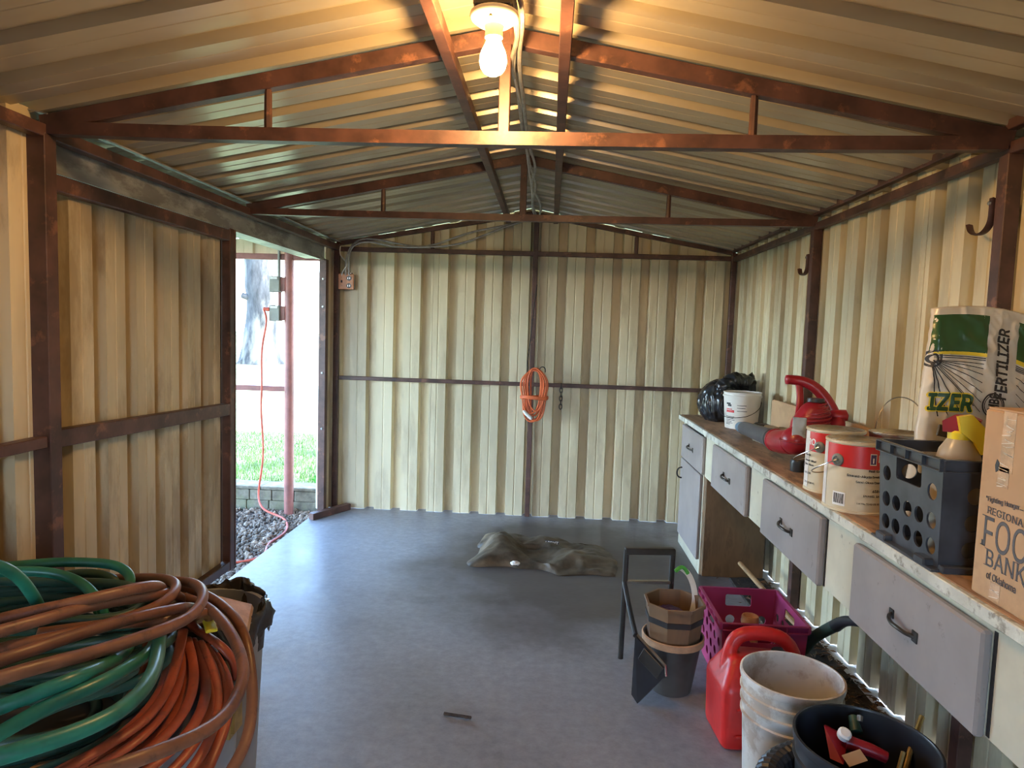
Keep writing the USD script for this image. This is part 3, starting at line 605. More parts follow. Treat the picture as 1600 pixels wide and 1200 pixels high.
# things inside the crate
sb = thing('spray_bottle', (.86, 1.45, WZ+.005), 'beige bottle with yellow flip trigger and red top in the black crate', 'spray bottle')
sc_ = (.855, 1.43)
sb.part('bottle', lathe([(0, WZ+.006), (.040, WZ+.006), (.044, WZ+.012), (.046, WZ+.17), (.044, WZ+.20), (.036, WZ+.232), (.024, WZ+.252), (.017, WZ+.262), (0, WZ+.262)], (*sc_, 0), 28), 'beige', True)
nk = WZ+.262
sb.part('collar', lathe([(0, nk-.016), (.022, nk-.016), (.023, nk+.006), (.020, nk+.010), (0, nk+.010)], (*sc_, 0), 24), 'yellow')
hd_ = ext(Polygon([(-.030, 0), (.018, 0), (.030, .012), (.034, .028), (.020, .034), (-.012, .036), (-.032, .022)]), .034)
sb.part('spray_head', place(hd_, (sc_[0]+.010, sc_[1]+.012, nk+.006), (.8, -.6, 0), (0, 0, 1)), 'red', False)
tr = ext(Polygon([(-.026, .040), (-.002, .046), (.022, .020), (.030, -.026), (.018, -.034), (.006, -.012), (-.020, .010)]), .020)
sb.part('trigger', place(tr, (sc_[0]+.008, sc_[1]-.018, nk+.000), (.95, -.3, 0), (0, 0, 1)), 'yellow', False)
cb = thing('capped_bottle', (.955, 1.47, WZ+.005), 'pale bottle with ribbed navy cap in the black crate', 'bottle')
cb.part('bottle', lathe([(0, WZ+.006), (.026, WZ+.006), (.027, WZ+.19), (.018, WZ+.205), (0, WZ+.205)], (.955, 1.46, 0), 20), 'white')
cb.part('cap', lathe([(0, WZ+.205)]+[(.021+.0012*(i % 2), WZ+.205+.004*i) for i in range(8)]+[(.018, WZ+.238), (0, WZ+.238)], (.955, 1.46, 0), 24), 'navy')
wbm = thing('white_bottle', (.99, 1.52, WZ+.005), 'small white bottle top behind the navy cap', 'bottle')
wbm.part('bottle', lathe([(0, WZ+.006), (.022, WZ+.006), (.023, WZ+.21), (.014, WZ+.226), (.012, WZ+.252), (0, WZ+.254)], (1.00, 1.535, 0), 20), 'white')
single('wood_strip', bar((.885, 1.565, WZ+.255), (1.06, 1.50, WZ+.225), .012, .026), 'tarp', 'brown wooden strip laid across the back of the black crate', 'wood strip')

single('brown_folder', bx((.99, 1.36, WZ+.006), (1.012, 1.50, WZ+.20), .002), 'ply', 'brown folder standing inside the black crate seen through its holes', 'folder')
single('dark_folder', bx((.94, 1.36, WZ+.006), (.955, 1.42, WZ+.17), .002), 'tarp', 'dark folder standing inside the black crate behind the spray bottle', 'folder')
# cardboard box at the near edge
bo = thing('food_bank_box', (.93, 1.01, WZ), 'tan cardboard box with food bank print and clear tape', 'cardboard box')
BX0, BX1, BY0, BY1, BH = .787, 1.09, .80, 1.248, .335
bo.part('carton', bx((BX0, BY0, WZ), (BX1, BY1, WZ+BH), .003), 'card', False)
bo.part('flap', bx((BX0+.003, BY0+.003, WZ+BH+.0002), (BX1-.003, (BY0+BY1)/2-.002, WZ+BH+.004), .001), 'card', False)
bo.part('flap', bx((BX0+.003, (BY0+BY1)/2+.002, WZ+BH+.0002), (BX1-.003, BY1-.003, WZ+BH+.004), .001), 'card', False)
X_, Yx, Zx = BX0-.0004, (0, -1, 0), (0, 0, 1)
def serif(s, h, y0, z, w, m='inkgrey'):
    """capitals in narrow weight with bracket serifs; y0 is the left end seen from the aisle"""
    t = meshkit.text_mesh(s, h, .0006, False); b = t.bounds; sx = w/(b[1, 0]-b[0, 0]); t.apply_scale((sx, 1, 1))
    segs = [t]
    pos = 0
    for ch_ in s:
        try:
            g_ = meshkit.text_mesh(ch_, h, .0006, False); gw = g_.bounds[1, 0]*sx
        except Exception: gw = h*.3
        for stem, zz in {'F': [(.09, 0), (.09, 1)], 'B': [(.05, 0), (.05, 1)], 'A': [(.02, 0), (.98, 0)], 'N': [(.06, 0), (.98, 1), (.06, 1)], 'K': [(.06, 0), (.06, 1), (.95, 1), (1.0, 0)], 'D': [(.05, 0), (.05, 1)], 'E': [(.05, 0), (.05, 1)], 'R': [(.06, 0), (.06, 1), (1., 0)], 'I': [(.5, 0), (.5, 1)], 'L': [(.1, 0), (.1, 1)]}.get(ch_, []):
            cxx = pos+stem*gw
            segs.append(bx((cxx-h*.10, zz*h-(.03*h if zz else 0), 0), (cxx+h*.10, zz*h+(.03*h if not zz else 0), .0006)))
        pos += gw+h*.12*sx
    bo.part('lettering', place(tm(segs), (X_, y0, z), Yx, Zx), m, False)
TY = BY1-.020
bo.part('lettering', text('"Fighting Hunger... Feeding Hope"', .0085, (X_, TY-.002, WZ+.1730), (0, -1, .06), (0, .06, 1), fit=.172), 'inkgrey', False)
serif('REGIONAL', .0125, TY-.008, WZ+.152, .100)
serif('FOOD', .055, TY, WZ+.092, .150)
bo.part('lettering', place(ext(sbox(0, 0, .004, .010), .0006), (X_, TY, WZ+.092), Yx, Zx), 'inkgrey', False)
serif('BANK', .030, TY-.013, WZ+.060, .098)
bo.part('lettering', hose([(X_, TY-.108, WZ+.062), (X_, TY-.120, WZ+.052), (X_, TY-.135, WZ+.050), (X_, TY-.150, WZ+.060)], .0009, 20, 5), 'inkgrey')
bo.part('lettering', text('of Oklahoma', .0125, (X_, TY-.020, WZ+.0385), (0, -1, 0), (0, -.25, 1), fit=.075), 'inkgrey', False)
def tape(y0, y1, z0, z1, seed):
    q = np.random.default_rng(seed); s = []
    bo.part('tape', bx((X_-.0002, y0, z0), (X_+.0005, y1, z1)), 'tape', False, 'strip of shiny clear tape')
    for i in range(int((z1-z0)/.007)):
        z = z0+q.uniform(.002, z1-z0-.004); ya = y0+q.uniform(.0, .012); yb = min(y1, ya+q.uniform(.01, .03))
        s.append(bar((X_-.0003, ya, z), (X_-.0003, yb, z+q.uniform(-.006, .006)), .001, q.uniform(.0008, .002), (0, 0, 1), 0))
    bo.part('tape_wrinkle', s, 'tapelight', False)
tape(TY-.062, TY-.030, WZ+.232, WZ+BH+.001, 1); tape(TY-.058, TY-.032, WZ+.005, WZ+.036, 2); tape(TY-.055, TY-.026, WZ+.205, WZ+.240, 3)
bo.part('hand_hole', ext(Polygon([(0, 0), (.007, .004), (.008, .018), (.001, .023), (-.004, .012)]), .001) and place(ext(Polygon([(0, 0), (.006, .004), (.007, .018), (.001, .023), (-.003, .012)]), .0008), (X_, TY-.022, WZ+.228), Yx, Zx), 'ink', False, 'dark torn hole')

# fertilizer bag
fz0, fz1 = WZ, WZ+.535
def bagsurf(u, v):
    """front of the bag: u 0..1 left to right, v 0..1 up"""
    xx = .856+.274*u+.055*v*(1-u); bulge = .030*math.sin(PI*min(max(v, 0), 1)**.8)*math.sin(PI*(.15+.7*u))
    yy = 1.640-bulge+.02*(max(0, .06-u)/.06)**2+.02*v
    zz = fz0+(fz1-fz0)*v+.012*math.sin(PI*u)*v-.012*u*v
    return np.array((xx, yy, zz))
fb = thing('fertilizer_bag', (.96, 1.72, WZ), 'tall white and green plastic fertilizer bag standing behind the black crate', 'bag')
nu, nv = 84, 120; U_, V_ = np.linspace(0, 1, nu), np.linspace(0, 1, nv)
Fr = np.array([[bagsurf(u, v) for u in U_] for v in V_]); wr_ = (meshkit.fbm(Fr*np.array([14, 14, 9]), 4, 3)-.5)*.014-(1-np.abs(2*meshkit.fbm(np.stack([Fr[..., 0]*22+Fr[..., 2]*14, Fr[..., 2]*9-Fr[..., 0]*6, Fr[..., 1]*0], -1), 3, 8)-1))**6*.006
Fr[..., 1] += wr_
dep_ = .155
Bk = Fr.copy(); Bk[..., 0] += .10*(1-U_)[None, :]; Bk[..., 1] = 1.80+.012*np.sin(np.linspace(0, PI, nv))[:, None]
V = np.vstack([Fr.reshape(-1, 3), Bk.reshape(-1, 3)]); F = []; o2 = nu*nv
for i in range(nv-1):
    for j in range(nu-1):
        a, b, c_, d_ = i*nu+j, i*nu+j+1, (i+1)*nu+j+1, (i+1)*nu+j
        F += [(a, b, c_), (a, c_, d_), (o2+a, o2+c_, o2+b), (o2+a, o2+d_, o2+c_)]
for i in range(nv-1):
    for j, fl_ in ((0, 0), (nu-1, 1)):
        a, d_ = i*nu+j, (i+1)*nu+j; q = (o2+a, a, d_, o2+d_)
        if fl_: q = q[::-1]
        F += [(q[0], q[1], q[2]), (q[0], q[2], q[3])]
for j in range(nu-1):
    for i, fl_ in ((0, 1), (nv-1, 0)):
        a, b = i*nu+j, i*nu+j+1; q = (a, b, o2+b, o2+a)
        if fl_: q = q[::-1]
        F += [(q[0], q[1], q[2]), (q[0], q[2], q[3])]
fb.part('sack', trimesh.Trimesh(V, np.array(F), process=False), 'sack', True)
from scipy.interpolate import RegularGridInterpolator
fri = RegularGridInterpolator((V_, U_), Fr, bounds_error=False, fill_value=None)
def onbag(t, off=.0012):
    """x, y of a flat mesh are u, v on the bag's face; z lifts it off"""
    t = tm(t).copy()
    t = trimesh.Trimesh(*trimesh.remesh.subdivide_to_size(t.vertices*np.array([.27, .53, 1]), t.faces, .012, max_iter=8), process=False)
    t.vertices = t.vertices/np.array([.27, .53, 1])
    v = t.vertices; p = fri(np.stack([np.clip(v[:, 1], 0, 1), np.clip(v[:, 0], 0, 1)], 1)); p[:, 1] -= off+v[:, 2]; t.vertices = p
    return t
def bagtext(s, h, u, v, bold=True, ang=0., fit=None, ital=0.):
    t = meshkit.text_mesh(s, h, .0004, bold)
    if fit: t.apply_scale((fit/t.bounds[1, 0], 1, 1))
    t.apply_transform(trimesh.transformations.rotation_matrix(ang, (0, 0, 1)))
    t.vertices = t.vertices*np.array([1/.27, 1/.53, 1])+np.array([u, v, 0]); return onbag(t)
GU0, GU1 = .01, .56
vm = lambda v: .345+.644*v
def flat(pts, h=.0003):
    pts = [(a, vm(b)) for a, b in pts]
    return onbag(ext(Polygon(pts), h))
fb.part('green_panel', flat([(GU0, .715), (GU1-.03, .700), (GU1, .955), (GU0+.005, .965)]), 'inkgreen', True)
fb.part('green_panel', flat([(.845, .688), (1, .665), (1, .940), (.875, .948)]), 'inkgreen', True)
fb.part('yellow_stripe', flat([(GU0, .697), (GU1-.032, .676), (GU1-.03, .700), (GU0, .717)]), 'inkyellow', True)
fb.part('yellow_stripe', flat([(.84, .660), (1, .630), (1, .665), (.845, .688)]), 'inkyellow', True)
rays = []
for a0 in (-.02, -.05, -.09, -.145, -.21, -.275, -.34):
    rays.append([(.04, .655), (GU1-.05, .66+a0-.01), (GU1-.05, .655+a0-.01), (.04, .650)])
for x1, z1 in ((.44, .345), (.32, .30), (.21, .28), (.13, .27)): rays.append([(.035, .645), (x1+.009, z1), (x1-.002, z1), (.025, .645)])
for a0 in (0, -.05, -.10, -.16, -.22): rays.append([(.84, .615+a0), (1, .58+a0*1.3), (1, .575+a0*1.3), (.84, .610+a0)])
for pts in rays: fb.part('furrow_line', flat(pts), 'ink', True)
for k in range(2): fb.part('furrow_line', flat([(.04, .690-k*.013), (GU1-.04, .668-k*.013), (GU1-.04, .662-k*.013), (.04, .686-k*.013)]), 'ink', True)
for k in range(3): fb.part('furrow_line', flat([(.84, .648-k*.012), (1, .618-k*.012), (1, .610-k*.012), (.84, .642-k*.012)]), 'ink', True)
ell = lambda cu, cv, ru, rv: Polygon([(cu+ru*math.cos(a), cv+rv*math.sin(a)) for a in np.linspace(0, 2*PI, 40)])
for ru in (.075, .045): fb.part('wheel_ring', onbag(ext(ell(.045, vm(.665), ru, ru*.52).difference(ell(.045, vm(.665), ru-.018, (ru-.018)*.52)), .0003)), 'ink', True)
def fat(s_, h, u, v, ang, fit, grow, off):
    return [onbag(mv0(s_, h, u+a*grow/.27, v+b*grow/.53, ang, fit), off+.00006*k) for k, (a, b) in enumerate(((0, 0), (1, 0), (-1, 0), (0, 1), (0, -1), (.7, .7), (-.7, .7), (.7, -.7), (-.7, -.7)))]
def mv0(s_, h, u, v, ang, fit):
    t = meshkit.text_mesh(s_, h, .0002, True); t.apply_scale((fit/t.bounds[1, 0], 1, 1)); t.apply_transform(trimesh.transformations.rotation_matrix(ang, (0, 0, 1)))
    t.vertices = t.vertices*np.array([1/.27, 1/.53, 1])+np.array([u, v, 0]); return t
fb.part('lettering_outline', fat('IZER', .036, .035, vm(.318), -.03, .105, .0042, .0010), 'inkyellow', True)
fb.part('lettering', fat('IZER', .036, .035, vm(.318), -.03, .105, .0012, .0018), 'inkgreen', True)
fb.part('lettering', fat('FERTILIZER', .030, .735, vm(.395), PI/2-.06, .165, .0005, .0012), 'ink', True)
fb.part('lettering', fat('MBS', .024, .665, vm(.315), PI/2-.06, .040, .0004, .0012), 'ink', True)
for rr, w_ in ((.105, .012), (.085, .006)): fb.part('emblem_ring', onbag(ext(ell(.625, vm(.358), rr, rr*.51).difference(ell(.625, vm(.358), rr-w_, (rr-w_)*.51)), .0003)), 'ink', True)

# board leaning on the wall behind the blower
single('backboard', bar((XR-.030, 2.32, WZ+.080), (XR-.030, 3.32, WZ+.080), .016, .158, (0, 0, 1), .006), 'card', 'tan hardboard strip standing along the wall behind the blower', 'board')

# red leaf blower
bl = thing('leaf_blower', (.93, 2.42, WZ), 'red hand-held electric leaf blower with dark nozzle on the worktop', 'leaf blower')
nz = np.array([(.842, 2.40, WZ+.066), (.865, 2.72, WZ+.066), (.895, 3.10, WZ+.052)])
bl.part('nozzle', tube(spline([(.850, 2.47, WZ+.078), (.868, 2.72, WZ+.066), (.895, 3.08, WZ+.044)], 30), np.linspace(.036, .030, 30), 18), 'darkgrey')
bl.part('nozzle_joint', tube([(.858, 2.58, WZ+.073), (.861, 2.62, WZ+.071)], .0375, 18), 'darkgrey')
bl.part('nozzle_tip', tube(spline([(.893, 3.06, WZ+.045), (.902, 3.17, WZ+.038)], 8), np.linspace(.030, .024, 8), 16), 'bluetape', label='blue-grey tip of the nozzle')
v0_ = m3.Manifold.batch_hull([m3.Manifold.sphere(1., 32).scale((.052, .052, .050)).translate((.870, 2.375, WZ+.100)), m3.Manifold.sphere(1., 32).scale((.048, .048, .046)).translate((.915, 2.41, WZ+.098))])
bl.part('fan_housing', v0_, 'red', True)
bl.part('housing_seam', tube([(.870+.0535*math.cos(a), 2.375+.0535*math.sin(a), WZ+.100) for a in np.linspace(PI*.75, PI*1.95, 30)], .0035, 8), 'red', True)
bl.part('outlet_collar', tube(spline([(.868, 2.40, WZ+.092), (.855, 2.47, WZ+.080), (.858, 2.535, WZ+.074)], 14), np.linspace(.046, .0405, 14), 22), 'red', True)
bl.part('collar_lip', tube([(.8575, 2.532, WZ+.0745), (.858, 2.545, WZ+.0735)], .0435, 22), 'red', True)
mh = m3.Manifold.batch_hull([m3.Manifold.sphere(1., 32).scale((.060, .058, .050)).translate((.925, 2.42, WZ+.150)), m3.Manifold.sphere(1., 32).scale((.052, .050, .046)).translate((.942, 2.42, WZ+.190)), m3.Manifold.sphere(.045, 24).translate((.955, 2.42, WZ+.085))])
bl.part('motor_housing', mh, 'red', True)
gd = m3.Manifold.batch_hull([m3.Manifold.sphere(.030, 20).translate((.965, 2.425, WZ+.10)), m3.Manifold.sphere(.030, 20).translate((1.025, 2.43, WZ+.105)), m3.Manifold.sphere(.026, 20).translate((1.030, 2.43, WZ+.16))])
bl.part('rear_body', gd, 'red', True)
bl.part('screw_hole', lathe([(0, 0), (.006, 0), (.005, .002), (0, .002)], (1.018, 2.402, WZ+.125), 12, (-.35, -.93, 0)), 'ink')
fins = []
for i in range(7):
    z = WZ+.148+.0125*i; rr = .0625-.0009*i*i
    fins.append(tube([(.930+.010*i*.3+rr*1.02*math.cos(a), 2.418+rr*1.02*math.sin(a), z+.010*math.cos(a)) for a in np.linspace(0, 2*PI, 28, endpoint=False)], .0036, 6, closed=True))
bl.part('cooling_fins', fins, 'red')
bl.part('motor_cap', lathe([(0, 0), (.030, 0), (.028, .012), (0, .014)], (.945, 2.42, WZ+.234), 20), 'blackp')
Hd = [(0.867, 2.5, 1.049), (0.904, 2.5, 1.048), (0.94, 2.49, 1.039), (0.979, 2.48, 1.011), (1.011, 2.47, 0.966), (1.028, 2.46, 0.927)]
bl.part('handle', tube(spline(Hd, 30), np.r_[np.linspace(.017, .019, 10), np.linspace(.019, .024, 20)], 14), 'red', True)
bl.part('handle_stub', tube([(1.003, 2.46, 0.926), (1.035, 2.44, 0.929), (1.06, 2.43, 0.934)], [.024, .023, .020], 14), 'red', True)
bl.part('front_strut', tube(spline([(0.911, 2.5, 1.042), (0.915, 2.49, 1.001), (0.909, 2.47, 0.944), (0.899, 2.45, 0.918)], 16), .013, 10, flat=.7), 'red', True)
bl.part('rear_strut', tube(spline([(1.028, 2.46, 0.931), (1.015, 2.45, 0.886), (0.987, 2.43, 0.851)], 14), [.022]*14, 12), 'red', True)
bl.part('data_plate', place(bx((-.022, -.035, 0), (.022, .035, .004), .001), [(0.863, 2.335, 0.896)][0], (1, -.35, 0), (0, 0, 1)), 'galv', label='metal rating plate')
bl.part('foot', lathe([(0, WZ), (.026, WZ), (.028, WZ+.03), (.024, WZ+.04), (0, WZ+.04)], (.868, 2.335, 0), 18), 'blackp')
bl.part('power_inlet', tube(spline([(.905, 2.335, WZ+.03), (.885, 2.285, WZ+.028), (.893, 2.25, WZ+.022)], 12), .016, 10), 'blackp')
# cloth behind the nozzle
cl = trimesh.creation.icosphere(4, 1.0); cl.apply_scale((.055, .20, .028)); cl = crumple(cl, .03, 13, 5); cl.vertices[:, 2] = np.maximum(cl.vertices[:, 2], -.02)
single('rag', mv(rot(cl, .2), (1.000, 2.88, WZ+.022)), 'cloth', 'crumpled canvas rag behind the blower nozzle', 'rag', True)
gv = trimesh.creation.icosphere(3, 1.0); gv.apply_scale((.04, .035, .028)); gv = crumple(gv, .012, 20, 2)
single('work_glove', [mv(gv, (.985, 3.13, WZ+.034)), hose([(.95, 3.13, WZ+.012), (.943, 3.11, WZ+.045), (.955, 3.10, WZ+.056)], .002, 16, 6)], 'greypot', 'small dark grey bundle with a wire beside the white pail', 'bundle', True)
# white pail on the bench
wp = thing('pail', (.975, 3.43, WZ), 'small white printed pail at the far end of the worktop', 'pail')
pr = [(0, WZ), (.076, WZ), (.078, WZ+.002), (.090, WZ+.158), (.094, WZ+.158), (.095, WZ+.166), (.091, WZ+.168), (.0905, WZ+.178), (.087, WZ+.178), (.085, WZ+.16), (.074, WZ+.005), (0, WZ+.004)]
PC = (.978, 3.43); fp = vdir(*PC)
wp.part('tub', lathe(pr, (*PC, 0), 40), 'white')
wp.part('lid', lathe([(0, WZ+.172), (.084, WZ+.172), (.0925, WZ+.1785), (.093, WZ+.182), (.088, WZ+.183), (.083, WZ+.177), (0, WZ+.176)], (*PC, 0), 40), 'white')
wp.part('wire_handle', hose([(PC[0]+.097*math.cos(fp+1.2), PC[1]+.097*math.sin(fp+1.2), WZ+.14), (PC[0]+.105*math.cos(fp+.9), PC[1]+.105*math.sin(fp+.9), WZ+.11), (PC[0]+.100*math.cos(fp+.4), PC[1]+.100*math.sin(fp+.4), WZ+.075), (PC[0]+.100*math.cos(fp-.1), PC[1]+.1*math.sin(fp-.1), WZ+.062), (PC[0]+.100*math.cos(fp-.9), PC[1]+.1*math.sin(fp-.9), WZ+.06), (PC[0]+.105*math.cos(fp-1.6), PC[1]+.105*math.sin(fp-1.6), WZ+.10), (PC[0]+.096*math.cos(fp-1.9), PC[1]+.096*math.sin(fp-1.9), WZ+.14)], .0015, 50, 6), 'darkmetal')
wp.part('logo', [can_patch(PC, .0878, fp-.95, fp-.65, WZ+.122, WZ+.130, .0006, 5), can_patch(PC, .0874, fp-.85, fp-.6, WZ+.112, WZ+.122, .0006, 5)], 'ink', False)
wp.part('red_label', [can_patch(PC, .0860, fp-.95, fp-.42, WZ+.082, WZ+.094, .0006, 8), can_patch(PC, .0866, fp-.95, fp-.55, WZ+.097, WZ+.101, .0006, 8)], 'inkred', False)
wp.part('print', [can_patch(PC, .0795+.00007*(z_*1000), fp-1.0+q, fp-1.0+q+w_, WZ+z_, WZ+z_+.0025, .0012, 6) for z_, q, w_ in ((.06, 0, .6), (.052, .05, .5), (.044, 0, .62), (.036, .03, .4), (.028, 0, .5), (.118, .75, .5), (.105, .75, .45), (.09, .75, .55), (.022, 0, .3))], 'inkgrey', False)
# black rubbish bag
bg = trimesh.creation.icosphere(5, 1.0); bg.apply_scale((.135, .13, .115)); v = bg.vertices
bg = crumple(bg, .022, np.array([16, 16, 5.]), 11); bg.vertices[:, 2] = np.maximum(bg.vertices[:, 2], -.098)
tb = thing('rubbish_bag', (1.0, 3.70, WZ), 'shiny black rubbish bag behind the white pail', 'bag')
tb.part('sack', mv(bg, (.975, 3.715, WZ+.098)), 'bagp', True)
bt = trimesh.creation.box((.17, .15, .20)).subdivide().subdivide().subdivide().subdivide(); bt = crumple(bt, .010, 14, 4)
tb.part('wrapped_box', mv(bt, (1.02, 3.72, WZ+.116)), 'bagp', True)
kn = hose([(.90, 3.66, WZ+.13), (.93, 3.64, WZ+.185), (1.0, 3.655, WZ+.225), (1.06, 3.665, WZ+.215), (1.095, 3.66, WZ+.175)], np.interp(np.arange(60), [0, 10, 30, 50, 59], [.008, .020, .028, .026, .012]), 60, 16)
tb.part('gathered_neck', crumple(kn, .020, 30, 8), 'bagp', True)
tb.part('bag_ear', crumple(mv(rot(trimesh.creation.cone(.032, .075, sections=18).subdivide().subdivide(), .2, (0, 1, 0)), (1.075, 3.67, WZ+.195)), .012, 40, 3), 'bagp', True)

# ---------------------------------------------------------------- under the bench
# planter tub nested in a dark pot
PX, PY = .452, 2.235
dp = thing('nursery_pot', (PX, PY, 0), 'dark grey tapered pot holding the tan planter', 'pot')
dp.part('pot', lathe([(0, 0), (.066, 0), (.068, .003), (.093, .165), (.099, .167), (.100, .190), (.095, .191), (.090, .170), (.066, .008), (0, .008)], (PX, PY, 0), 36), 'greypot')
dp.part('rim', lathe([(.0985, .168), (.103, .169), (.104, .190), (.100, .193), (.0985, .19)], (PX, PY, 0), 36), 'tan')
pt = thing('barrel_planter', (PX, PY, .05), 'eight-sided tan planter with a dark band standing in the dark pot', 'planter')
def octo(prof, c, k=8, ph=PI/8):
    t = lathe(prof, (0, 0, 0), k); return mv(rot(t, ph), c)
pt.part('tub', octo([(0, .050), (.068, .050), (.086, .15), (.098, .297), (.103, .297), (.104, .308), (.096, .308), (.086, .20), (.064, .06), (0, .06)], (PX, PY, 0)), 'tanpot', False)
pt.part('band', octo([(.0940, .243), (.0965, .243), (.0985, .262), (.0955, .262)], (PX, PY, 0)), 'ink', False, 'dark band')
st = thing('plant_stake', (PX, PY, .07), 'pale folded plastic strip sticking up out of the planter', 'plastic strip')
st.part('strip', hose([(PX+.02, PY+.02, .075), (PX+.05, PY+.03, .20), (PX+.078, PY+.05, .30), (PX+.055, PY+.07, .375), (PX+.030, PY+.07, .395)], .010, 40, 8, flat=.25), 'white')
st.part('green_tip', hose([(PX+.055, PY+.07, .375), (PX+.034, PY+.07, .397), (PX+.01, PY+.06, .385)], .007, 20, 8), 'plant', label='green end of the strip')
single('purple_gloves', crumple(mv((lambda s: (s.apply_scale((.05, .045, .03)), s)[1])(trimesh.creation.icosphere(3, 1.)), (PX-.02, PY, .235)), .02, 22, 6), 'inkviolet', 'dark purple crumpled cloth inside the tan planter', 'cloth', True)
# folding cart frame
fc = thing('folding_cart', (.36, 2.25, 0), 'black folding hand cart frame beside the planter', 'hand cart')
fc.part('upright', tube([(.300, 2.40, .012), (.305, 2.40, .42)], .010, 10), 'darkmetal')
fc.part('upright', tube([(.470, 2.42, .012), (.475, 2.42, .42)], .010, 10), 'darkmetal')
fc.part('crossbar', bar((.30, 2.40, .415), (.48, 2.42, .415), .022, .024), 'darkmetal'); fc.part('crossbar', bar((.30, 2.40, .300), (.48, 2.42, .300), .016, .012), 'chrome')
fc.part('side_rail', tube(spline([(.302, 2.40, .30), (.312, 2.30, .24), (.318, 2.17, .205)], 12), .009, 10), 'blackp')
fp_ = [(.322, 2.155, .215), (.405, 2.075, .155), (.405, 2.070, .125), (.335, 2.125, .004), (.318, 2.15, .02)]
fc.part('folded_plate', trimesh.convex.convex_hull(np.array([np.array(p)+np.array(o) for p in fp_ for o in ((0, 0, 0), (-.010, -.012, 0))])), 'bagp', False)
fc.part('plate_edge', tube(np.array([(.320, 2.148, .217), (.400, 2.068, .158), (.402, 2.062, .128)]), .0045, 8), 'chrome')
fc.part('plate_pocket', bar((.330, 2.120, .170), (.385, 2.066, .132), .004, .05, (0, 0, 1)), 'darkmetal')
# pink crate
pc = thing('pink_crate', (.75, 2.36, 0), 'bright pink plastic storage crate under the bench', 'crate')
PHL = [(u, v, .015) for v in (.20, .42, .64) for u in (-.38, -.19, 0, .19, .38)]
PHS = [(u, v, .017) for v in (.28, .52) for u in (-.34, -.11, .11, .34)]
crate(pc, 'pink', .606, .888, 2.205, 2.525, .006, .245, .012, .004, PHL, PHS, (.08, .76, .028), (.08, .76, .028))
pc.part('foot', bx((.62, 2.22, 0), (.65, 2.51, .006)), 'pink', False); pc.part('foot', bx((.85, 2.22, 0), (.875, 2.51, .006)), 'pink', False)
cu = thing('wax_cup', (.765, 2.42, .02), 'peach cylindrical jar standing inside the pink crate', 'jar')
cu.part('jar', lathe([(0, .012), (.030, .012), (.032, .016), (.032, .075), (0, .075)], (.775, 2.455, 0), 24), 'paper')
cu.part('lid', lathe([(0, .0755), (.031, .0755), (.031, .170), (.029, .176), (.025, .176), (.023, .160), (0, .160)], (.775, 2.455, 0), 24), 'peachcup')
# red fuel can
gx, gy, ga = .665, 1.985, math.radians(4)
gc = thing('fuel_can', (gx, gy, 0), 'red plastic fuel can with arched handle under the bench', 'fuel can')
body = hullm([((sx*.112, sy*.068, .022), .022) for sx in (-1, 1) for sy in (-1, 1)]+[((sx*.110, sy*.066, .175), .028) for sx in (-1, 1) for sy in (-1, 1)]+[((-.085, sy*.030, .235), .026) for sy in (-1, 1)]+[((.10, sy*.030, .225), .026) for sy in (-1, 1)], 20)
hn = None
Ph = spline([(-.105, -.01, .19), (-.098, 0, .25), (-.075, 0, .305), (-.02, 0, .318), (.05, 0, .308), (.090, 0, .272), (.108, 0, .21)], 14)
segs = [hullm([(Ph[i], .021), (Ph[i+1], .021)], 14) for i in range(13)]
body = m3.Manifold.batch_boolean([body, *segs], m3.OpType.Add)
bm = tm(body.refine_to_length(.012)); bm.merge_vertices(); trimesh.smoothing.filter_taubin(bm, iterations=12)
gc.part('can_body', mv(rot(bm, ga), (gx, gy, 0)), 'gasred', True)
gc.part('side_ridge', mv(rot(tm([bar((-.10, -.096, .05), (.10, -.096, .05), .006, .008), bar((-.10, -.096, .13), (.10, -.096, .13), .006, .008)]), ga), (gx, gy, 0)), 'gasred')
gc.part('cap', mv(lathe([(0, .235), (.026, .235), (.027, .262), (.024, .268), (0, .268)], (.055, 0, 0), 20), (gx, gy, 0)), 'blackp')
# white bucket
def bucket(name, x, y, r, h, m, label, ribs, m2=None):
    t = thing(name, (x, y, 0), label, 'bucket')
    rb = r*.86; f = lambda z: rb+(r-rb)*z/h
    p = [(0, 0), (rb-.003, 0), (rb, .004)]
    for z in ribs: p += [(f(z-.006), z-.006), (f(z)+.005, z-.003), (f(z)+.005, z+.001), (f(z+.004), z+.004)]
    p += [(f(h-.02), h-.02), (r+.003, h-.018), (r+.005, h-.008), (r+.004, h), (r-.001, h+.001), (r-.004, h-.004), (rb-.004, .006), (0, .005)]
    t.part('pail', lathe(p, (x, y, 0), 56), m)
    return t
wbk = bucket('bucket', .660, 1.725, .124, .328, 'dirtywhite', 'dirty white plastic bucket in front of the red fuel can', (.220, .252, .284))
bbk = bucket('bucket', .700, 1.405, .140, .350, 'blackp', 'scuffed black bucket full of odds and ends', (.30,))
rf = thing('red_funnel', (.68, 1.40, .28), 'red plastic funnel-like nozzle lying in the black bucket', 'nozzle')
fpo = [(0.63, 1.45, 0.353), (0.683, 1.45, 0.327), (0.626, 1.4, 0.309), (0.645, 1.38, 0.31)]
rf.part('cone', trimesh.convex.convex_hull(np.array([np.array(p)+np.array(o) for p in fpo for o in ((0, 0, 0), (.012, .02, -.01))])), 'red', False)
rf.part('handle', tube([(0.671, 1.43, 0.329), (0.713, 1.41, 0.327), (0.742, 1.4, 0.319)], [.016, .014, .012], 12), 'red')
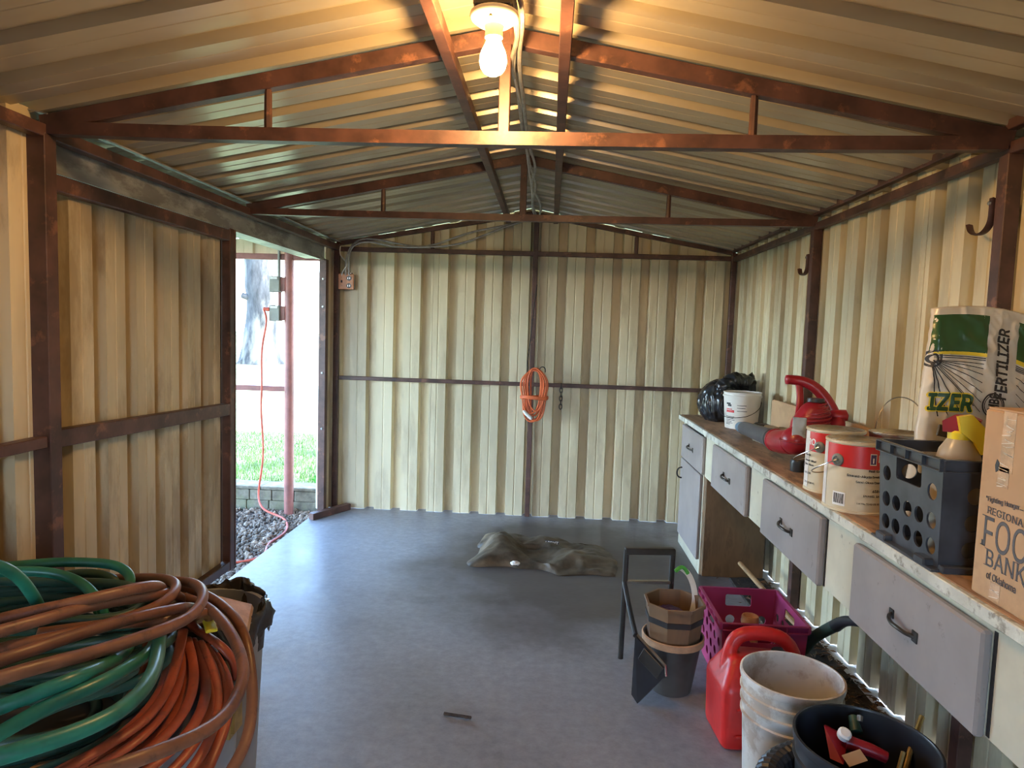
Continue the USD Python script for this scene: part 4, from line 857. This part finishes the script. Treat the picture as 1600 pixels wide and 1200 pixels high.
rf.part('cap', lathe([(0, 0), (.014, 0), (.014, .012), (.010, .016), (0, .016)], [(0.664, 1.43, 0.343)][0], 16, (0, -.5, .8)), 'inkwhite')
single('card_tag', place(bx((-.022, -.012, 0), (.022, .012, .002)), [(0.657, 1.36, 0.338)][0], (1, .3, .2), (-.2, .8, .5)), 'card', 'scrap of tan card in the black bucket', 'card')
tl = thing('steel_tool', (.80, 1.40, .05), 'slim brass-coloured rod leaning in the black bucket', 'tool')
tl.part('rod', tube([(0.876, 1.52, 0.347), (0.815, 1.45, 0.297), (0.788, 1.42, 0.242)], .006, 8), 'brass')
tl2 = thing('steel_tool', (.78, 1.38, .05), 'shorter dull brass rod beside the slim rod in the black bucket', 'tool')
tl2.part('rod', tube([(0.793, 1.43, 0.315), (0.763, 1.4, 0.255)], .006, 8), 'brass')
jr = thing('glass_jar', (.80, 1.45, .2), 'small wet-looking green bottle neck in the black bucket', 'bottle')
jr.part('bottle', tube([(0.723, 1.52, 0.337), (0.72, 1.49, 0.317)], [.010, .014], 12), 'olive'); jr.part('cap', tube([(0.735, 1.51, 0.346), (0.732, 1.505, 0.336)], .007, 10), 'chrome')
bp_ = thing('drain_hose', (.69, 1.385, 0), 'black corrugated drain hose coiled around the foot of the black bucket', 'drain hose')
for k in range(4):
    aa = np.linspace(0, 2*PI, 180, endpoint=False); rr_ = np.where(np.arange(180) % 3 == 0, .026, .030)
    bp_.part('hose_loop', tube(np.stack([.69+.186*np.cos(aa), 1.385+.186*np.sin(aa), .031+.062*k+0*aa], 1), rr_, 12, closed=True), 'blackp', 20)
# black pole tool lying behind
bt_ = thing('trimmer_pole', (.95, 2.15, .1), 'black jointed pole end leaning between wall and fuel can', 'pole')
bt_.part('pole', tube(spline([(0.914, 2.3, 0.129), (0.929, 2.27, 0.183), (0.949, 2.22, 0.236), (0.961, 2.15, 0.292)], 16), [.019]*16, 12), 'olive')
bt_.part('head', tube(spline([(0.957, 2.17, 0.274), (0.963, 2.12, 0.312), (0.965, 2.02, 0.35)], 12), np.linspace(.020, .012, 12), 12), 'blackp')
single('broom_stick', tube([(0.967, 3.27, 0.099), (0.995, 3.0, 0.077), (1.06, 2.75, .02)], .011, 10), 'ply', 'thin wooden stick leaning against the plywood cupboard side', 'stick')
# floor debris along the wall
def leaf(q, s, lying=.5):
    a = q.uniform(0, 2*PI); t = trimesh.Trimesh(np.array([(-s, 0, 0), (-.2*s, -.4*s, .12*s), (s, 0, .1*s), (-.2*s, .4*s, .15*s), (0, 0, -.05*s)]), np.array([(0, 1, 4), (1, 2, 4), (2, 3, 4), (3, 0, 4)]), process=False)
    return rot(rot(t, q.normal(0, lying), (1, 0, 0)), a)
q = np.random.default_rng(3); lv = []
for i in range(900):
    y = q.uniform(.9, 3.3); lv.append(mv(leaf(q, q.uniform(.008, .022)), (XR-.005-abs(q.normal(0, .09)), y, .004+abs(q.normal(0, .010)))))
single('leaf_litter', lv, 'leaf', 'dark dry leaves and dirt drifted along the foot of the bench wall', 'leaf litter', False, kind='stuff')
dz = crumple(bx((.93, .6, -.002), (XR-.02, 3.32, .012), .004).subdivide().subdivide().subdivide().subdivide(), .012, 18, 2, False); dz.vertices[:, 2] = np.maximum(dz.vertices[:, 2], -.002)
single('dirt_drift', dz, 'soil', 'low drift of black dirt on the floor under the bench', 'dirt', True, kind='stuff')
# rag or plastic sheet on the floor
nx, ny = 60, 44; gx_, gy_ = np.meshgrid(np.linspace(0, 1, nx), np.linspace(0, 1, ny))
hgt = .012+.05*np.maximum(meshkit.fbm(np.stack([gx_*4, gy_*3, gx_*0], -1), 4, 9)-.35, 0)*2+.055*np.exp(-((gx_-.18)/.12)**2-((gy_-.45)/.3)**2)
edge = np.minimum(np.minimum(gx_, 1-gx_), np.minimum(gy_, 1-gy_)); hgt *= np.clip(edge/.10, 0, 1)**.6; hgt += .003
wob = meshkit.fbm(np.stack([gx_*3, gy_*3, gx_*0+5], -1), 3, 2)-.5
P3 = np.stack([-.36+.72*gx_+.10*wob, 3.26+.50*gy_+.14*wob+.06*(1-gx_), hgt], -1).reshape(-1, 3)
Fq = [(i*nx+j, i*nx+j+1, (i+1)*nx+j+1) for i in range(ny-1) for j in range(nx-1)]+[(i*nx+j, (i+1)*nx+j+1, (i+1)*nx+j) for i in range(ny-1) for j in range(nx-1)]
Pb = P3.copy(); Pb[:, 2] -= .0025
Vt = np.vstack([P3, Pb]); nn_ = len(P3); Ft = Fq+[(a+nn_, c_+nn_, b+nn_) for a, b, c_ in Fq]
single('tarp', trimesh.Trimesh(Vt, np.array(Ft), process=False), 'tarp', 'crumpled dark brown plastic sheet on the stained floor', 'tarp', True)
single('scrap', crumple(mv((lambda s: (s.apply_scale((.020, .013, .007)), s)[1])(trimesh.creation.icosphere(3, 1.)), (-0.131, 3.236, 0.055)), .005, 60, 3), 'inkwhite', 'small white scrap lying on the dark sheet', 'scrap', True)
sp_ = single('paper_strip', place(bx((-.042, -.016, 0), (.042, .016, .001)), (0.05, 3.622, 0.045), (1, -.1, 0), (0, .9, .35)), 'inkgrey', 'small torn strip with pale capitals on the dark sheet', 'paper strip', False)
sp_.part('lettering', text('LIGHT', .018, np.array((0.05, 3.622, 0.045))+np.array([-.036, -.012, -.0015]), (1, -.1, 0), (0, .9, .35), .002, True, fit=.07), 'inkwhite', False)
single('twig', [hose([(-.285, 1.985, .006), (-.24, 1.975, .008), (-.20, 1.972, .006)], .005, 14, 7), hose([(-.24, 1.976, .008), (-.21, 1.962, .010)], .003, 8, 6)], 'twig', 'small dark twig lying alone on the concrete', 'twig')

# ---------------------------------------------------------------- hoses, bins at the left
gb = thing('grey_bin', (-.86, 1.62, 0), 'grey plastic waste bin under the hose pile', 'bin')
def rrect(x0, x1, y0, y1, r): return sbox(x0+r, y0+r, x1-r, y1-r).buffer(r, 6)
def loft(x0, x1, y0, y1, r, z0, z1, tap, th):
    out = []
    def ring(off, z, ins):
        c = np.array(rrect(x0+off, x1-off, y0+off, y1-off, max(r-off*.3, .02)).exterior.coords)[:-1]
        cc = np.array([(x0+x1)/2, (y0+y1)/2]); d = cc-c; d /= np.linalg.norm(d, axis=1, keepdims=True)
        return np.c_[c+d*ins, np.full(len(c), z)]
    R = [ring(tap, z0, 0), ring(0, z1-.02, 0), ring(-.006, z1-.018, 0), ring(-.006, z1, 0), ring(0, z1, th), ring(tap, z0+.01, th)]
    n_ = min(len(x) for x in R); R = [x[:n_] for x in R]
    V = np.vstack(R+[R[0].mean(0)[None], R[-1].mean(0)[None]]); F = []
    for i in range(len(R)-1):
        for j in range(n_):
            j2 = (j+1) % n_; q4 = (i*n_+j, i*n_+j2, (i+1)*n_+j2, (i+1)*n_+j); F += [(q4[0], q4[1], q4[2]), (q4[0], q4[2], q4[3])]
    a, b = len(V)-2, len(V)-1
    for j in range(n_):
        j2 = (j+1) % n_; F += [(a, j2, j), (b, (len(R)-1)*n_+j, (len(R)-1)*n_+j2)]
    return trimesh.Trimesh(V, np.array(F), process=False)
BC = (-.86, 1.62)
gb.part('tub', lathe([(0, 0), (.125, 0), (.128, .004), (.150, .44), (.156, .44), (.157, .455), (.146, .455), (.122, .008), (0, .008)], (*BC, 0), 44), 'greybin')
la = np.linspace(0, 2*PI, 90, endpoint=False); lp = [(.135, .36), (.142, .44), (.147, .472), (.158, .482), (.170, .470), (.176, .440), (.172, .405), (.164, .385)]
LV = np.array([[((r_+.007*math.sin(7*a+z_*30)*(.4+i_*.12)+.006*math.sin(13*a+i_))*math.cos(a)+BC[0], (r_+.007*math.sin(7*a+z_*30)*(.4+i_*.12)+.006*math.sin(13*a+i_))*math.sin(a)+BC[1], z_+.010*math.sin(5*a+1)*(i_ > 1)+.006*math.sin(11*a)*(i_ > 3)) for a in la] for i_, (r_, z_) in enumerate(lp)])
LF = []
for i_ in range(len(lp)-1):
    for k_ in range(90):
        a_, b_ = i_*90+k_, i_*90+(k_+1) % 90; LF += [(a_, b_, b_+90), (a_, b_+90, a_+90)]
ln = trimesh.Trimesh(LV.reshape(-1, 3), np.array(LF), process=False); ln = trimesh.Trimesh(*trimesh.remesh.subdivide(ln.vertices, ln.faces), process=False); ln.merge_vertices(); ln = crumple(ln, .014, 16, 5)
single('bin_liner', ln, 'linerp', 'crinkled dark brown plastic liner folded over the grey bin', 'bin liner', True)
blk = thing('foam_block', (-.78, 1.60, .4), 'tan dotted foam slab poking out of the lined bin', 'foam block')
blk.part('slab', mv(rot(rot(bx((-.05, -.10, -.012), (.05, .05, .012), .008), .35, (0, 1, 0)), .35), (-0.764, 1.58, 0.478)), 'tan')
tt = thing('storage_tote', (-.9, 1.21, 0), 'pale grey latched tote buried under the hoses', 'tote')
tt.part('tub', loft(-1.25, -.665, .84, 1.44, .03, 0, .405, .02, .004), 'greybin')
tt.part('lid', bx((-1.255, .835, .405), (-.660, 1.445, .424), .006), 'darkgrey')
tt.part('latch', [bx((-.672, 1.34, .30), (-.652, 1.39, .400), .002), bx((-.654, 1.345, .31), (-.645, 1.385, .385), .002)], 'brass')

inside = lambda P: [(max(p[0], -1.315), p[1], p[2]) for p in P]      # hoses stay clear of the left wall
hp = thing('brown_hose', (-.9, 1.28, .62), 'rusty brown garden hose coiled on top of the pile', 'garden hose')
for r, P in ((.0106, [(-1.073, 0.93, 0.63), (-0.964, 0.99, 0.669), (-0.908, 1.05, 0.68), (-0.841, 1.11, 0.684), (-0.782, 1.2, 0.679), (-0.777, 1.275, 0.659), (-0.806, 1.35, 0.621), (-0.876, 1.425, 0.571), (-1.057, 1.5, 0.516), (-1.323, 1.53, 0.435), (-1.575, 1.53, 0.347)]),
    (.0106, [(-1.664, 1.62, 0.402), (-1.259, 1.575, 0.502), (-1.061, 1.53, 0.562), (-0.911, 1.47, 0.596), (-0.813, 1.395, 0.623), (-0.758, 1.32, 0.634), (-0.746, 1.245, 0.635), (-0.771, 1.155, 0.639), (-0.819, 1.065, 0.648), (-0.87, 1.005, 0.652), (-0.928, 0.93, 0.647)]),
    (.0106, [(-0.945, 0.87, 0.67), (-0.883, 0.96, 0.686), (-0.841, 1.05, 0.682), (-0.814, 1.155, 0.667), (-0.782, 1.26, 0.643), (-0.784, 1.35, 0.612), (-0.805, 1.425, 0.566), (-0.899, 1.5, 0.504), (-1.089, 1.545, 0.458)]),
    (.0106, [(-0.898, 0.825, 0.665), (-0.806, 0.93, 0.675), (-0.774, 1.02, 0.668), (-0.743, 1.14, 0.65), (-0.729, 1.26, 0.619), (-0.742, 1.35, 0.584), (-0.765, 1.425, 0.539), (-0.853, 1.5, 0.48), (-1.04, 1.545, 0.429)]),
    (.0108, [(-1.159, 1.575, 0.499), (-0.965, 1.53, 0.556), (-0.826, 1.455, 0.598), (-0.73, 1.365, 0.623), (-0.685, 1.29, 0.628), (-0.668, 1.215, 0.629), (-0.675, 1.125, 0.64), (-0.709, 1.005, 0.658), (-0.734, 0.915, 0.677), (-0.775, 0.84, 0.683), (-0.815, 0.78, 0.682)]),
    (.0106, [(-0.937, 1.17, 0.599), (-0.828, 1.23, 0.597), (-0.76, 1.29, 0.583), (-0.722, 1.35, 0.573), (-0.734, 1.41, 0.541), (-0.778, 1.47, 0.488), (-0.868, 1.5, 0.459)]),
    (.0108, [(-0.917, 1.53, 0.538), (-0.765, 1.425, 0.563), (-0.657, 1.32, 0.571), (-0.582, 1.23, 0.563), (-0.537, 1.155, 0.554), (-0.515, 1.08, 0.549), (-0.507, 0.99, 0.558), (-0.522, 0.9, 0.579), (-0.558, 0.825, 0.595), (-0.613, 0.78, 0.59)])):
    hp.part('hose_loop', hose(inside(P), r, 90, 14), 'brown', True)
ho = thing('long_hose', (-.75, 1.28, .4), 'reddish-brown hose loop hanging outermost down the right side of the pile', 'garden hose')
ho.part('hose_loop', hose([(-1.059, 1.575, 0.546), (-0.926, 1.545, 0.559), (-0.789, 1.47, 0.569), (-0.692, 1.395, 0.57), (-0.616, 1.32, 0.555), (-0.571, 1.26, 0.513), (-0.547, 1.215, 0.467), (-0.534, 1.17, 0.431), (-0.535, 1.125, 0.405), (-0.559, 1.08, 0.369), (-0.622, 1.05, 0.323)], .0106, 90, 14), 'brown', True)
hg = thing('green_hose', (-.9, 1.12, .5), 'green garden hose arching over and through the pile', 'garden hose')
for r, m, P in ((.0106, 'green', [(-1.446, 1.275, 0.644), (-1.28, 1.32, 0.647), (-1.142, 1.35, 0.654), (-1.072, 1.38, 0.655), (-1.006, 1.41, 0.648), (-0.95, 1.425, 0.636), (-0.914, 1.41, 0.619), (-0.902, 1.38, 0.605), (-0.908, 1.35, 0.596), (-0.93, 1.32, 0.572)]),
    (.0106, 'green', [(-1.363, 1.2, 0.631), (-1.208, 1.245, 0.661), (-1.1, 1.275, 0.67), (-1.028, 1.305, 0.663), (-0.978, 1.32, 0.645), (-0.93, 1.305, 0.627), (-0.898, 1.29, 0.603), (-0.889, 1.29, 0.567)]),
    (.0102, 'green', [(-1.025, 0.99, 0.771), (-0.945, 1.02, 0.788), (-0.911, 1.05, 0.773), (-0.907, 1.095, 0.732), (-0.917, 1.14, 0.676), (-0.953, 1.2, 0.616), (-0.996, 1.26, 0.541)]),
    (.0112, 'olive', [(-1.457, 1.5, 0.513), (-1.263, 1.5, 0.536), (-1.15, 1.5, 0.574), (-1.071, 1.5, 0.587), (-1.016, 1.5, 0.576), (-0.993, 1.5, 0.546), (-1.001, 1.5, 0.506)]),
    (.0112, 'olive', [(-1.416, 1.38, 0.548), (-1.205, 1.395, 0.569), (-1.127, 1.41, 0.57), (-1.049, 1.425, 0.558), (-0.984, 1.44, 0.532)]),
    (.0108, 'green', [(-0.852, 0.78, 0.617), (-0.771, 0.825, 0.644), (-0.718, 0.87, 0.656), (-0.685, 0.915, 0.66), (-0.689, 0.99, 0.641), (-0.716, 1.08, 0.616), (-0.777, 1.2, 0.582)]),
    (.0108, 'green', [(-0.821, 0.75, 0.605), (-0.741, 0.81, 0.62), (-0.7, 0.87, 0.637), (-0.667, 0.93, 0.641), (-0.661, 1.02, 0.63), (-0.692, 1.125, 0.604), (-0.743, 1.23, 0.582)]),
    (.0116, 'green', [(-0.756, 0.69, 0.64), (-0.653, 0.75, 0.653), (-0.614, 0.795, 0.65), (-0.587, 0.855, 0.645), (-0.593, 0.945, 0.637), (-0.636, 1.05, 0.627), (-0.702, 1.17, 0.612)]),
    (.0108, 'olive', [(-0.903, 0.87, 0.539), (-0.809, 0.93, 0.561), (-0.774, 0.99, 0.569), (-0.742, 1.05, 0.565), (-0.733, 1.14, 0.558)])):
    hg.part('hose_loop', hose(inside(P), r, 80, 14), m, True)
hr = thing('orange_hose', (-.75, 1.2, .4), 'flattened orange-red hose fanned out below the brown coil', 'garden hose')
for r, P in ((.010, [(-0.793, 1.35, 0.51), (-0.741, 1.26, 0.496), (-0.7, 1.14, 0.494), (-0.71, 1.05, 0.482), (-0.755, 0.99, 0.468), (-0.791, 0.93, 0.466)]),
    (.0095, [(-0.77, 1.35, 0.511), (-0.714, 1.26, 0.491), (-0.68, 1.155, 0.48), (-0.676, 1.05, 0.479), (-0.713, 0.99, 0.466)]),
    (.010, [(-0.751, 1.35, 0.515), (-0.695, 1.275, 0.484), (-0.656, 1.17, 0.467), (-0.652, 1.065, 0.465), (-0.681, 0.99, 0.457)]),
    (.0105, [(-0.748, 1.365, 0.506), (-0.68, 1.29, 0.47), (-0.635, 1.185, 0.453), (-0.636, 1.095, 0.441), (-0.669, 1.02, 0.427)]),
    (.0095, [(-0.731, 1.365, 0.502), (-0.656, 1.29, 0.462), (-0.614, 1.2, 0.426), (-0.597, 1.11, 0.416), (-0.61, 1.05, 0.393)]),
    (.0105, [(-0.716, 1.38, 0.483), (-0.64, 1.305, 0.451), (-0.6, 1.215, 0.418), (-0.59, 1.14, 0.391), (-0.593, 1.08, 0.36)]),
    (.010, [(-0.742, 1.32, 0.548), (-0.698, 1.2, 0.51), (-0.678, 1.08, 0.5), (-0.701, 0.99, 0.499), (-0.726, 0.9, 0.507)]),
    (.0095, [(-0.788, 1.36, 0.503), (-0.739, 1.28, 0.479), (-0.709, 1.18, 0.464), (-0.707, 1.08, 0.464), (-0.73, 1.0, 0.469), (-0.775, 0.96, 0.461)]),
    (.0095, [(-0.738, 1.36, 0.502), (-0.669, 1.29, 0.462), (-0.63, 1.2, 0.432), (-0.626, 1.12, 0.414), (-0.644, 1.05, 0.402)]),
    (.0098, [(-0.722, 1.37, 0.493), (-0.647, 1.3, 0.453), (-0.612, 1.22, 0.415), (-0.599, 1.14, 0.39), (-0.61, 1.08, 0.365)]),
    (.0095, [(-0.766, 1.36, 0.507), (-0.711, 1.28, 0.474), (-0.683, 1.19, 0.451), (-0.681, 1.09, 0.447), (-0.712, 1.02, 0.44)]),
    (.011, [(-0.811, 1.44, 0.527), (-0.758, 1.41, 0.506), (-0.699, 1.38, 0.494), (-0.667, 1.38, 0.46), (-0.656, 1.38, 0.417)]),
    (.010, [(-1.366, 1.47, 0.491), (-1.267, 1.485, 0.498), (-1.2, 1.5, 0.487), (-1.105, 1.5, 0.477)]),
    (.009, [(-0.82, 1.32, 0.523), (-0.79, 1.26, 0.486), (-0.777, 1.17, 0.471), (-0.799, 1.08, 0.463)])):
    hr.part('hose_loop', hose(inside(P), r, 70, 10, flat=.62), 'orange', True)
hg2 = thing('dark_hose', (-.9, 1.25, .58), 'dull dark green hose lying flat at the bottom of the pile', 'garden hose')
for q_, (cx_, cy_, ra, rb_, z_) in enumerate(((-.95, 1.14, .235, .24, .437), (-.94, 1.16, .20, .20, .438), (-.95, 1.15, .16, .15, .437), (-.95, 1.14, .225, .22, .458), (-.95, 1.16, .11, .10, .438), (-.96, 1.15, .18, .17, .458), (-1.0, 1.20, .26, .20, .479), (-1.02, 1.26, .27, .15, .500), (-1.03, 1.28, .25, .13, .521), (-1.02, 1.27, .27, .15, .542), (-1.04, 1.29, .25, .12, .563), (-1.04, 1.31, .26, .11, .584), (-1.06, 1.30, .24, .11, .605))):
    hg2.part('hose_loop', hose([(cx_+ra*math.cos(a), cy_+rb_*math.sin(a), z_+.006*math.sin(3*a+q_)) for a in np.linspace(0, 2*PI, 16, endpoint=False)], .0105, 70, 10, closed=True), 'olive', True)
single('yellow_tag', mv(rot(bx((-.012, -.03, -.004), (.012, .03, .004), .002), .6), (-0.726, 1.4, 0.523)), 'inkyellow', 'small yellow plastic tab between hoses and liner', 'tab')
single('wood_board', bar((-0.807, 1.0, 0.442), (-0.817, 1.1, 0.416), .05, .02, (0, 0, 1)), 'ply', 'brown board corner at the bottom of the hose pile', 'board')

# ---------------------------------------------------------------- outside the doorway
GZ = -.05
yd = thing('ground', (-20, 10, -.06), 'sunlit lawn stretching away outside the doorway', kind='structure')
def grid(x0, x1, y0, y1, nx, ny, zf, sk=.5):
    xs, ys = np.linspace(x0, x1, nx), np.linspace(y0, y1, ny); X, Y = np.meshgrid(xs, ys); Z = zf(X, Y)
    V = np.stack([X, Y, Z], -1).reshape(-1, 3); F = []
    for i in range(ny-1):
        for j in range(nx-1):
            a = i*nx+j; F += [(a, a+1, a+nx+1), (a, a+nx+1, a+nx)]
    e = [np.c_[xs, np.full(nx, ys[0])], np.c_[np.full(ny, xs[-1]), ys], np.c_[xs[::-1], np.full(nx, ys[-1])], np.c_[np.full(ny, xs[0]), ys[::-1]]]
    return trimesh.Trimesh(V, np.array(F), process=False)
lawn_z = lambda X, Y: .085+.025*(meshkit.fbm(np.stack([X*.5, Y*.5, X*0], -1), 3, 4)-.5)*np.clip((Y-4.6)/2, 0, 1)
yd.part('lawn', grid(-60, -1.40, 4.50, 90, 90, 90, lawn_z), 'lawn', True)
yd.part('side_lawn', grid(-60, -3.2, -40, 4.50, 40, 40, lambda X, Y: .02+0*X), 'lawn', True)
yd.part('rear_lawn', grid(-1.40, 60, 4.42, 90, 40, 40, lambda X, Y: .02+0*X), 'lawn', True)
yd.part('far_side_ground', grid(1.18, 60, -40, 4.42, 40, 40, lambda X, Y: -.055+0*X), 'gravel', True)
yd.part('front_ground', grid(-3.2, 1.18, -40, YF-.1, 20, 30, lambda X, Y: -.055+0*X), 'gravel', True)
single('gravel_bed', grid(-3.2, -1.44, YF-.1, 4.50, 40, 80, lambda X, Y: GZ-.01+.02*(meshkit.fbm(np.stack([X*6, Y*6, X*0], -1), 3, 4)-.5)), 'gravel', 'gravelly bare soil outside the doorway threshold', 'ground', True, kind='structure')
q = np.random.default_rng(12); stones = []
ico = trimesh.creation.icosphere(1, 1.0)
for i in range(4200):
    x = -1.47-abs(q.normal(0, .35)); y = q.uniform(2.6, 4.33); s_ = q.uniform(.004, .011) if q.random() < .93 else q.uniform(.012, .022)
    v = ico.vertices*s_*q.uniform(.6, 1.2, 3)+q.normal(0, s_*.10, ico.vertices.shape); stones.append(trimesh.Trimesh(v+[x, y, GZ+s_*.15], ico.faces, process=False))
single('gravel', stones, 'stone', 'loose pale pebbles strewn along the threshold', 'gravel', False, kind='stuff')
# grass tufts in the shade
bl_v, bl_f = [], []; k = 0
for i in range(15000):
    x = -1.5-2.6*q.random()**1.1; y = 4.56+2.1*q.random(); hh = q.uniform(.018, .05); a = q.uniform(0, 2*PI); w = .0035; dx, dy = math.cos(a), math.sin(a); l = q.uniform(-.4, .4)*hh, q.uniform(-.4, .4)*hh; z = .083
    bl_v += [(x-w*dx, y-w*dy, z), (x+w*dx, y+w*dy, z), (x+l[0], y+l[1], z+hh)]; bl_f.append((k, k+1, k+2)); k += 3
single('grass', trimesh.Trimesh(np.array(bl_v), np.array(bl_f), process=False), 'grass', 'short green grass in the shade beyond the low block wall', 'grass', False, kind='stuff')
bw = thing('block_wall', (-2.2, 4.40, GZ), 'low two-course concrete block retaining wall outside the doorway', 'retaining wall')
for row in range(2):
    z0 = GZ-.01+.072*row; x = -1.505-.02*row
    kx = 0
    while x > -3.2:
        w = .150 if kx or row else .19
        bw.part('block', bx((x-w+.003, 4.345+.004*q.random(), z0), (x, 4.49, z0+.069), .004), 'block', False); x -= w+.002; kx += 1
for i in range(5): bw.part('cap_block', bx((-1.50-.40*(i+1)+.004, 4.335, GZ+.136), (-1.50-.40*i, 4.50, GZ+.158), .005), 'block', False)
pst = thing('carport_post', (-1.675, 4.25, GZ), 'round red-brown carport post outside the doorway', 'post')
pst.part('pipe', tube([(-1.670, 4.25, GZ-.02), (-1.672, 4.25, .9), (-1.676, 4.25, 1.66)], .030, 20), 'outsteel')
pst.part('welded_plate', bx((-1.70, 4.235, 1.628), (-1.65, 4.27, 1.645)), 'outsteel')
single('carport_beam', bx((-3.3, 4.24, 1.604), (-1.44, 4.275, 1.640), .003), 'outsteel', 'red-brown carport beam above the utility boxes', 'beam')
single('carport_rail', bx((-3.3, 4.245, .760), (-1.70, 4.285, .792), .003), 'outsteel', 'red-brown mid rail running left of the carport post', 'rail')
cp = thing('carport_roof', (-2.4, 3.6, 1.66), 'cream ribbed carport roof edge seen above the doorway beam', 'carport roof')
cp.part('fascia', corrug(-3.3, -1.52, v0=1.640, v1=1.735, o=(0, 4.29, 0), U=(1, 0, 0), V=(0, 0, 1), N=(0, 1, 0), pitch=.17, dep=.02), 'cream', False)
cp.part('roof_panel', corrug(-3.3, -1.50, v0=1.4, v1=4.42, o=(0, 0, 1.742), U=(1, 0, 0), V=(0, 1, 0), N=(0, 0, 1), pitch=.17), 'galv', False)
ub = [('upper grey utility box on the carport post', 1.447, 'closed'), ('lower grey utility box with the red plug', 1.263, 'plug')]
for lab, z, kd in ub:
    u = thing('utility_box', (-1.755, 4.22, z-.05), lab, 'utility box', 'utility boxes on the carport post')
    u.part('box', bx((-1.790, 4.215, z-.050), (-1.722, 4.26, z+.050), .004), 'boxgrey'); u.part('cover', bx((-1.788, 4.205, z-.048), (-1.724, 4.215, z+.048), .002), 'boxgrey')
    u.part('hinge', bx((-1.780, 4.200, z+.030), (-1.732, 4.206, z+.046), .001), 'galv'); u.part('mount', bx((-1.724, 4.225, z-.045), (-1.696, 4.255, z+.045)), 'outsteel')
cn = thing('conduit', (-1.735, 4.235, 1.2), 'thin grey conduit running down to the upper utility box', 'conduit'); cn.part('pipe', tube([(-1.735, 4.23, 1.72), (-1.735, 4.23, 1.497)], .009, 10), 'boxgrey')
cn2 = thing('conduit', (-1.735, 4.235, 1.3), 'short conduit between the two utility boxes', 'conduit'); cn2.part('pipe', tube([(-1.732, 4.235, 1.40), (-1.732, 4.235, 1.31)], .010, 10), 'outsteel')
oc = thing('outdoor_cord', (-1.85, 4.2, GZ), 'red extension cord with plug hanging from the lower utility box to the gravel', 'extension cord')
oc.part('plug', tube([(-1.790, 4.212, 1.287), (-1.825, 4.205, 1.288)], [.013, .010], 12), 'cordred')
oc.part('cable', hose([(-1.825, 4.205, 1.288), (-1.796, 4.18, 1.218), (-1.816, 4.17, 1.055), (-1.819, 4.17, 0.811), (-1.827, 4.18, 0.646), (-1.822, 4.2, 0.394), (-1.847, 4.22, 0.2), (-1.869, 4.24, 0.067), (-1.808, 4.18, 0.0), (-1.702, 4.158, -0.035), (-1.56, 3.95, -0.035), (-1.524, 3.773, -0.035), (-1.529, 3.604, -0.035), (-1.485, 3.435, -0.035), (-1.506, 3.35, -0.035), (-1.592, 3.279, -0.035)], .0065, 160, 8), 'cordred')
wsp = thing('white_pipe', (-1.52, 4.36, .1), 'slim white downpipe just outside the far door jamb', 'pipe'); wsp.part('pipe', tube([(-1.505, 4.33, -.02), (-1.505, 4.33, .80)], .012, 12), 'white'); wsp.part('collar', tube([(-1.505, 4.33, .60), (-1.505, 4.33, .63)], .016, 12), 'white')
pp = thing('weed', (-1.60, 4.52, .08), 'small bright green weed by the block wall', 'plant')
for i in range(9):
    a = q.uniform(0, 2*PI); l = q.uniform(.05, .12); P = [(-1.585, 4.54, .085), (-1.585+.3*l*math.cos(a), 4.54+.3*l*math.sin(a), .085+.6*l), (-1.585+.8*l*math.cos(a), 4.54+.8*l*math.sin(a), .085+.75*l)]
    pp.part('leaf', tube(spline(P, 8), [.003, .006, .008, .009, .008, .006, .004, .001], 6, flat=.2), 'plant')
tr_ = thing('tree', (-8.08, 18.4, .08), 'large bare tree trunk standing on the lawn beyond the carport', 'tree')
def trunk(P, R, n=60, k=28, seed=1):
    t = tube(spline(P, n), np.interp(np.linspace(0, 1, n), np.linspace(0, 1, len(R)), R), k); v = t.vertices
    f = meshkit.fbm(v*np.array([5, 5, 1.3]), 4, seed)-.5; nrm = t.vertex_normals; t.vertices = v+nrm*(.14*f)[:, None]*min(1, max(R)*2); return t
tr_.part('trunk', trunk([(-8.08, 18.4, -.1), (-8.08, 18.4, .5), (-8.05, 18.4, 1.4), (-8.12, 18.4, 2.6), (-8.15, 18.4, 3.6), (-8.05, 18.4, 4.6), (-7.9, 18.4, 6.0)], [.62, .42, .36, .36, .40, .30, .2]), 'bark', True)
tr_.part('root_flare', [trunk([(-8.08+.1*math.cos(a), 18.4+.1*math.sin(a), .45), (-8.08+.42*math.cos(a), 18.4+.42*math.sin(a), .16), (-8.08+.72*math.cos(a), 18.4+.72*math.sin(a), .02)], [.2, .16, .06], 16, 10, 3) for a in (.3, 1.6, 2.9, 4.0, 5.1)], 'bark', True)
tr_.part('limb', trunk([(-8.15, 18.4, 3.0), (-8.6, 18.3, 3.9), (-8.75, 18.2, 5.2), (-8.6, 18.1, 7.)], [.22, .15, .12, .08], 40, 14, 5), 'bark', True)
tr_.part('limb', trunk([(-8.0, 18.4, 4.2), (-7.5, 18.5, 5.4), (-7.2, 18.6, 7.5)], [.22, .16, .08], 30, 14, 6), 'bark', True)
tr_.part('knot', trunk([(-8.30, 18.2, 1.92), (-8.46, 18.1, 1.96)], [.09, .07], 8, 12, 8), 'bark', True)
q2 = np.random.default_rng(8)
for i in range(9):
    a = q2.uniform(0, 2*PI); z = q2.uniform(3.2, 6.); tr_.part('twig', hose([(-8.1, 18.3, z), (-8.1+1.1*math.cos(a), 18.3+.8*math.sin(a), z+.4), (-8.1+2.0*math.cos(a), 18.3+1.5*math.sin(a), z+q2.uniform(-.6, 1.2))], .018, 20, 5), 'bark')
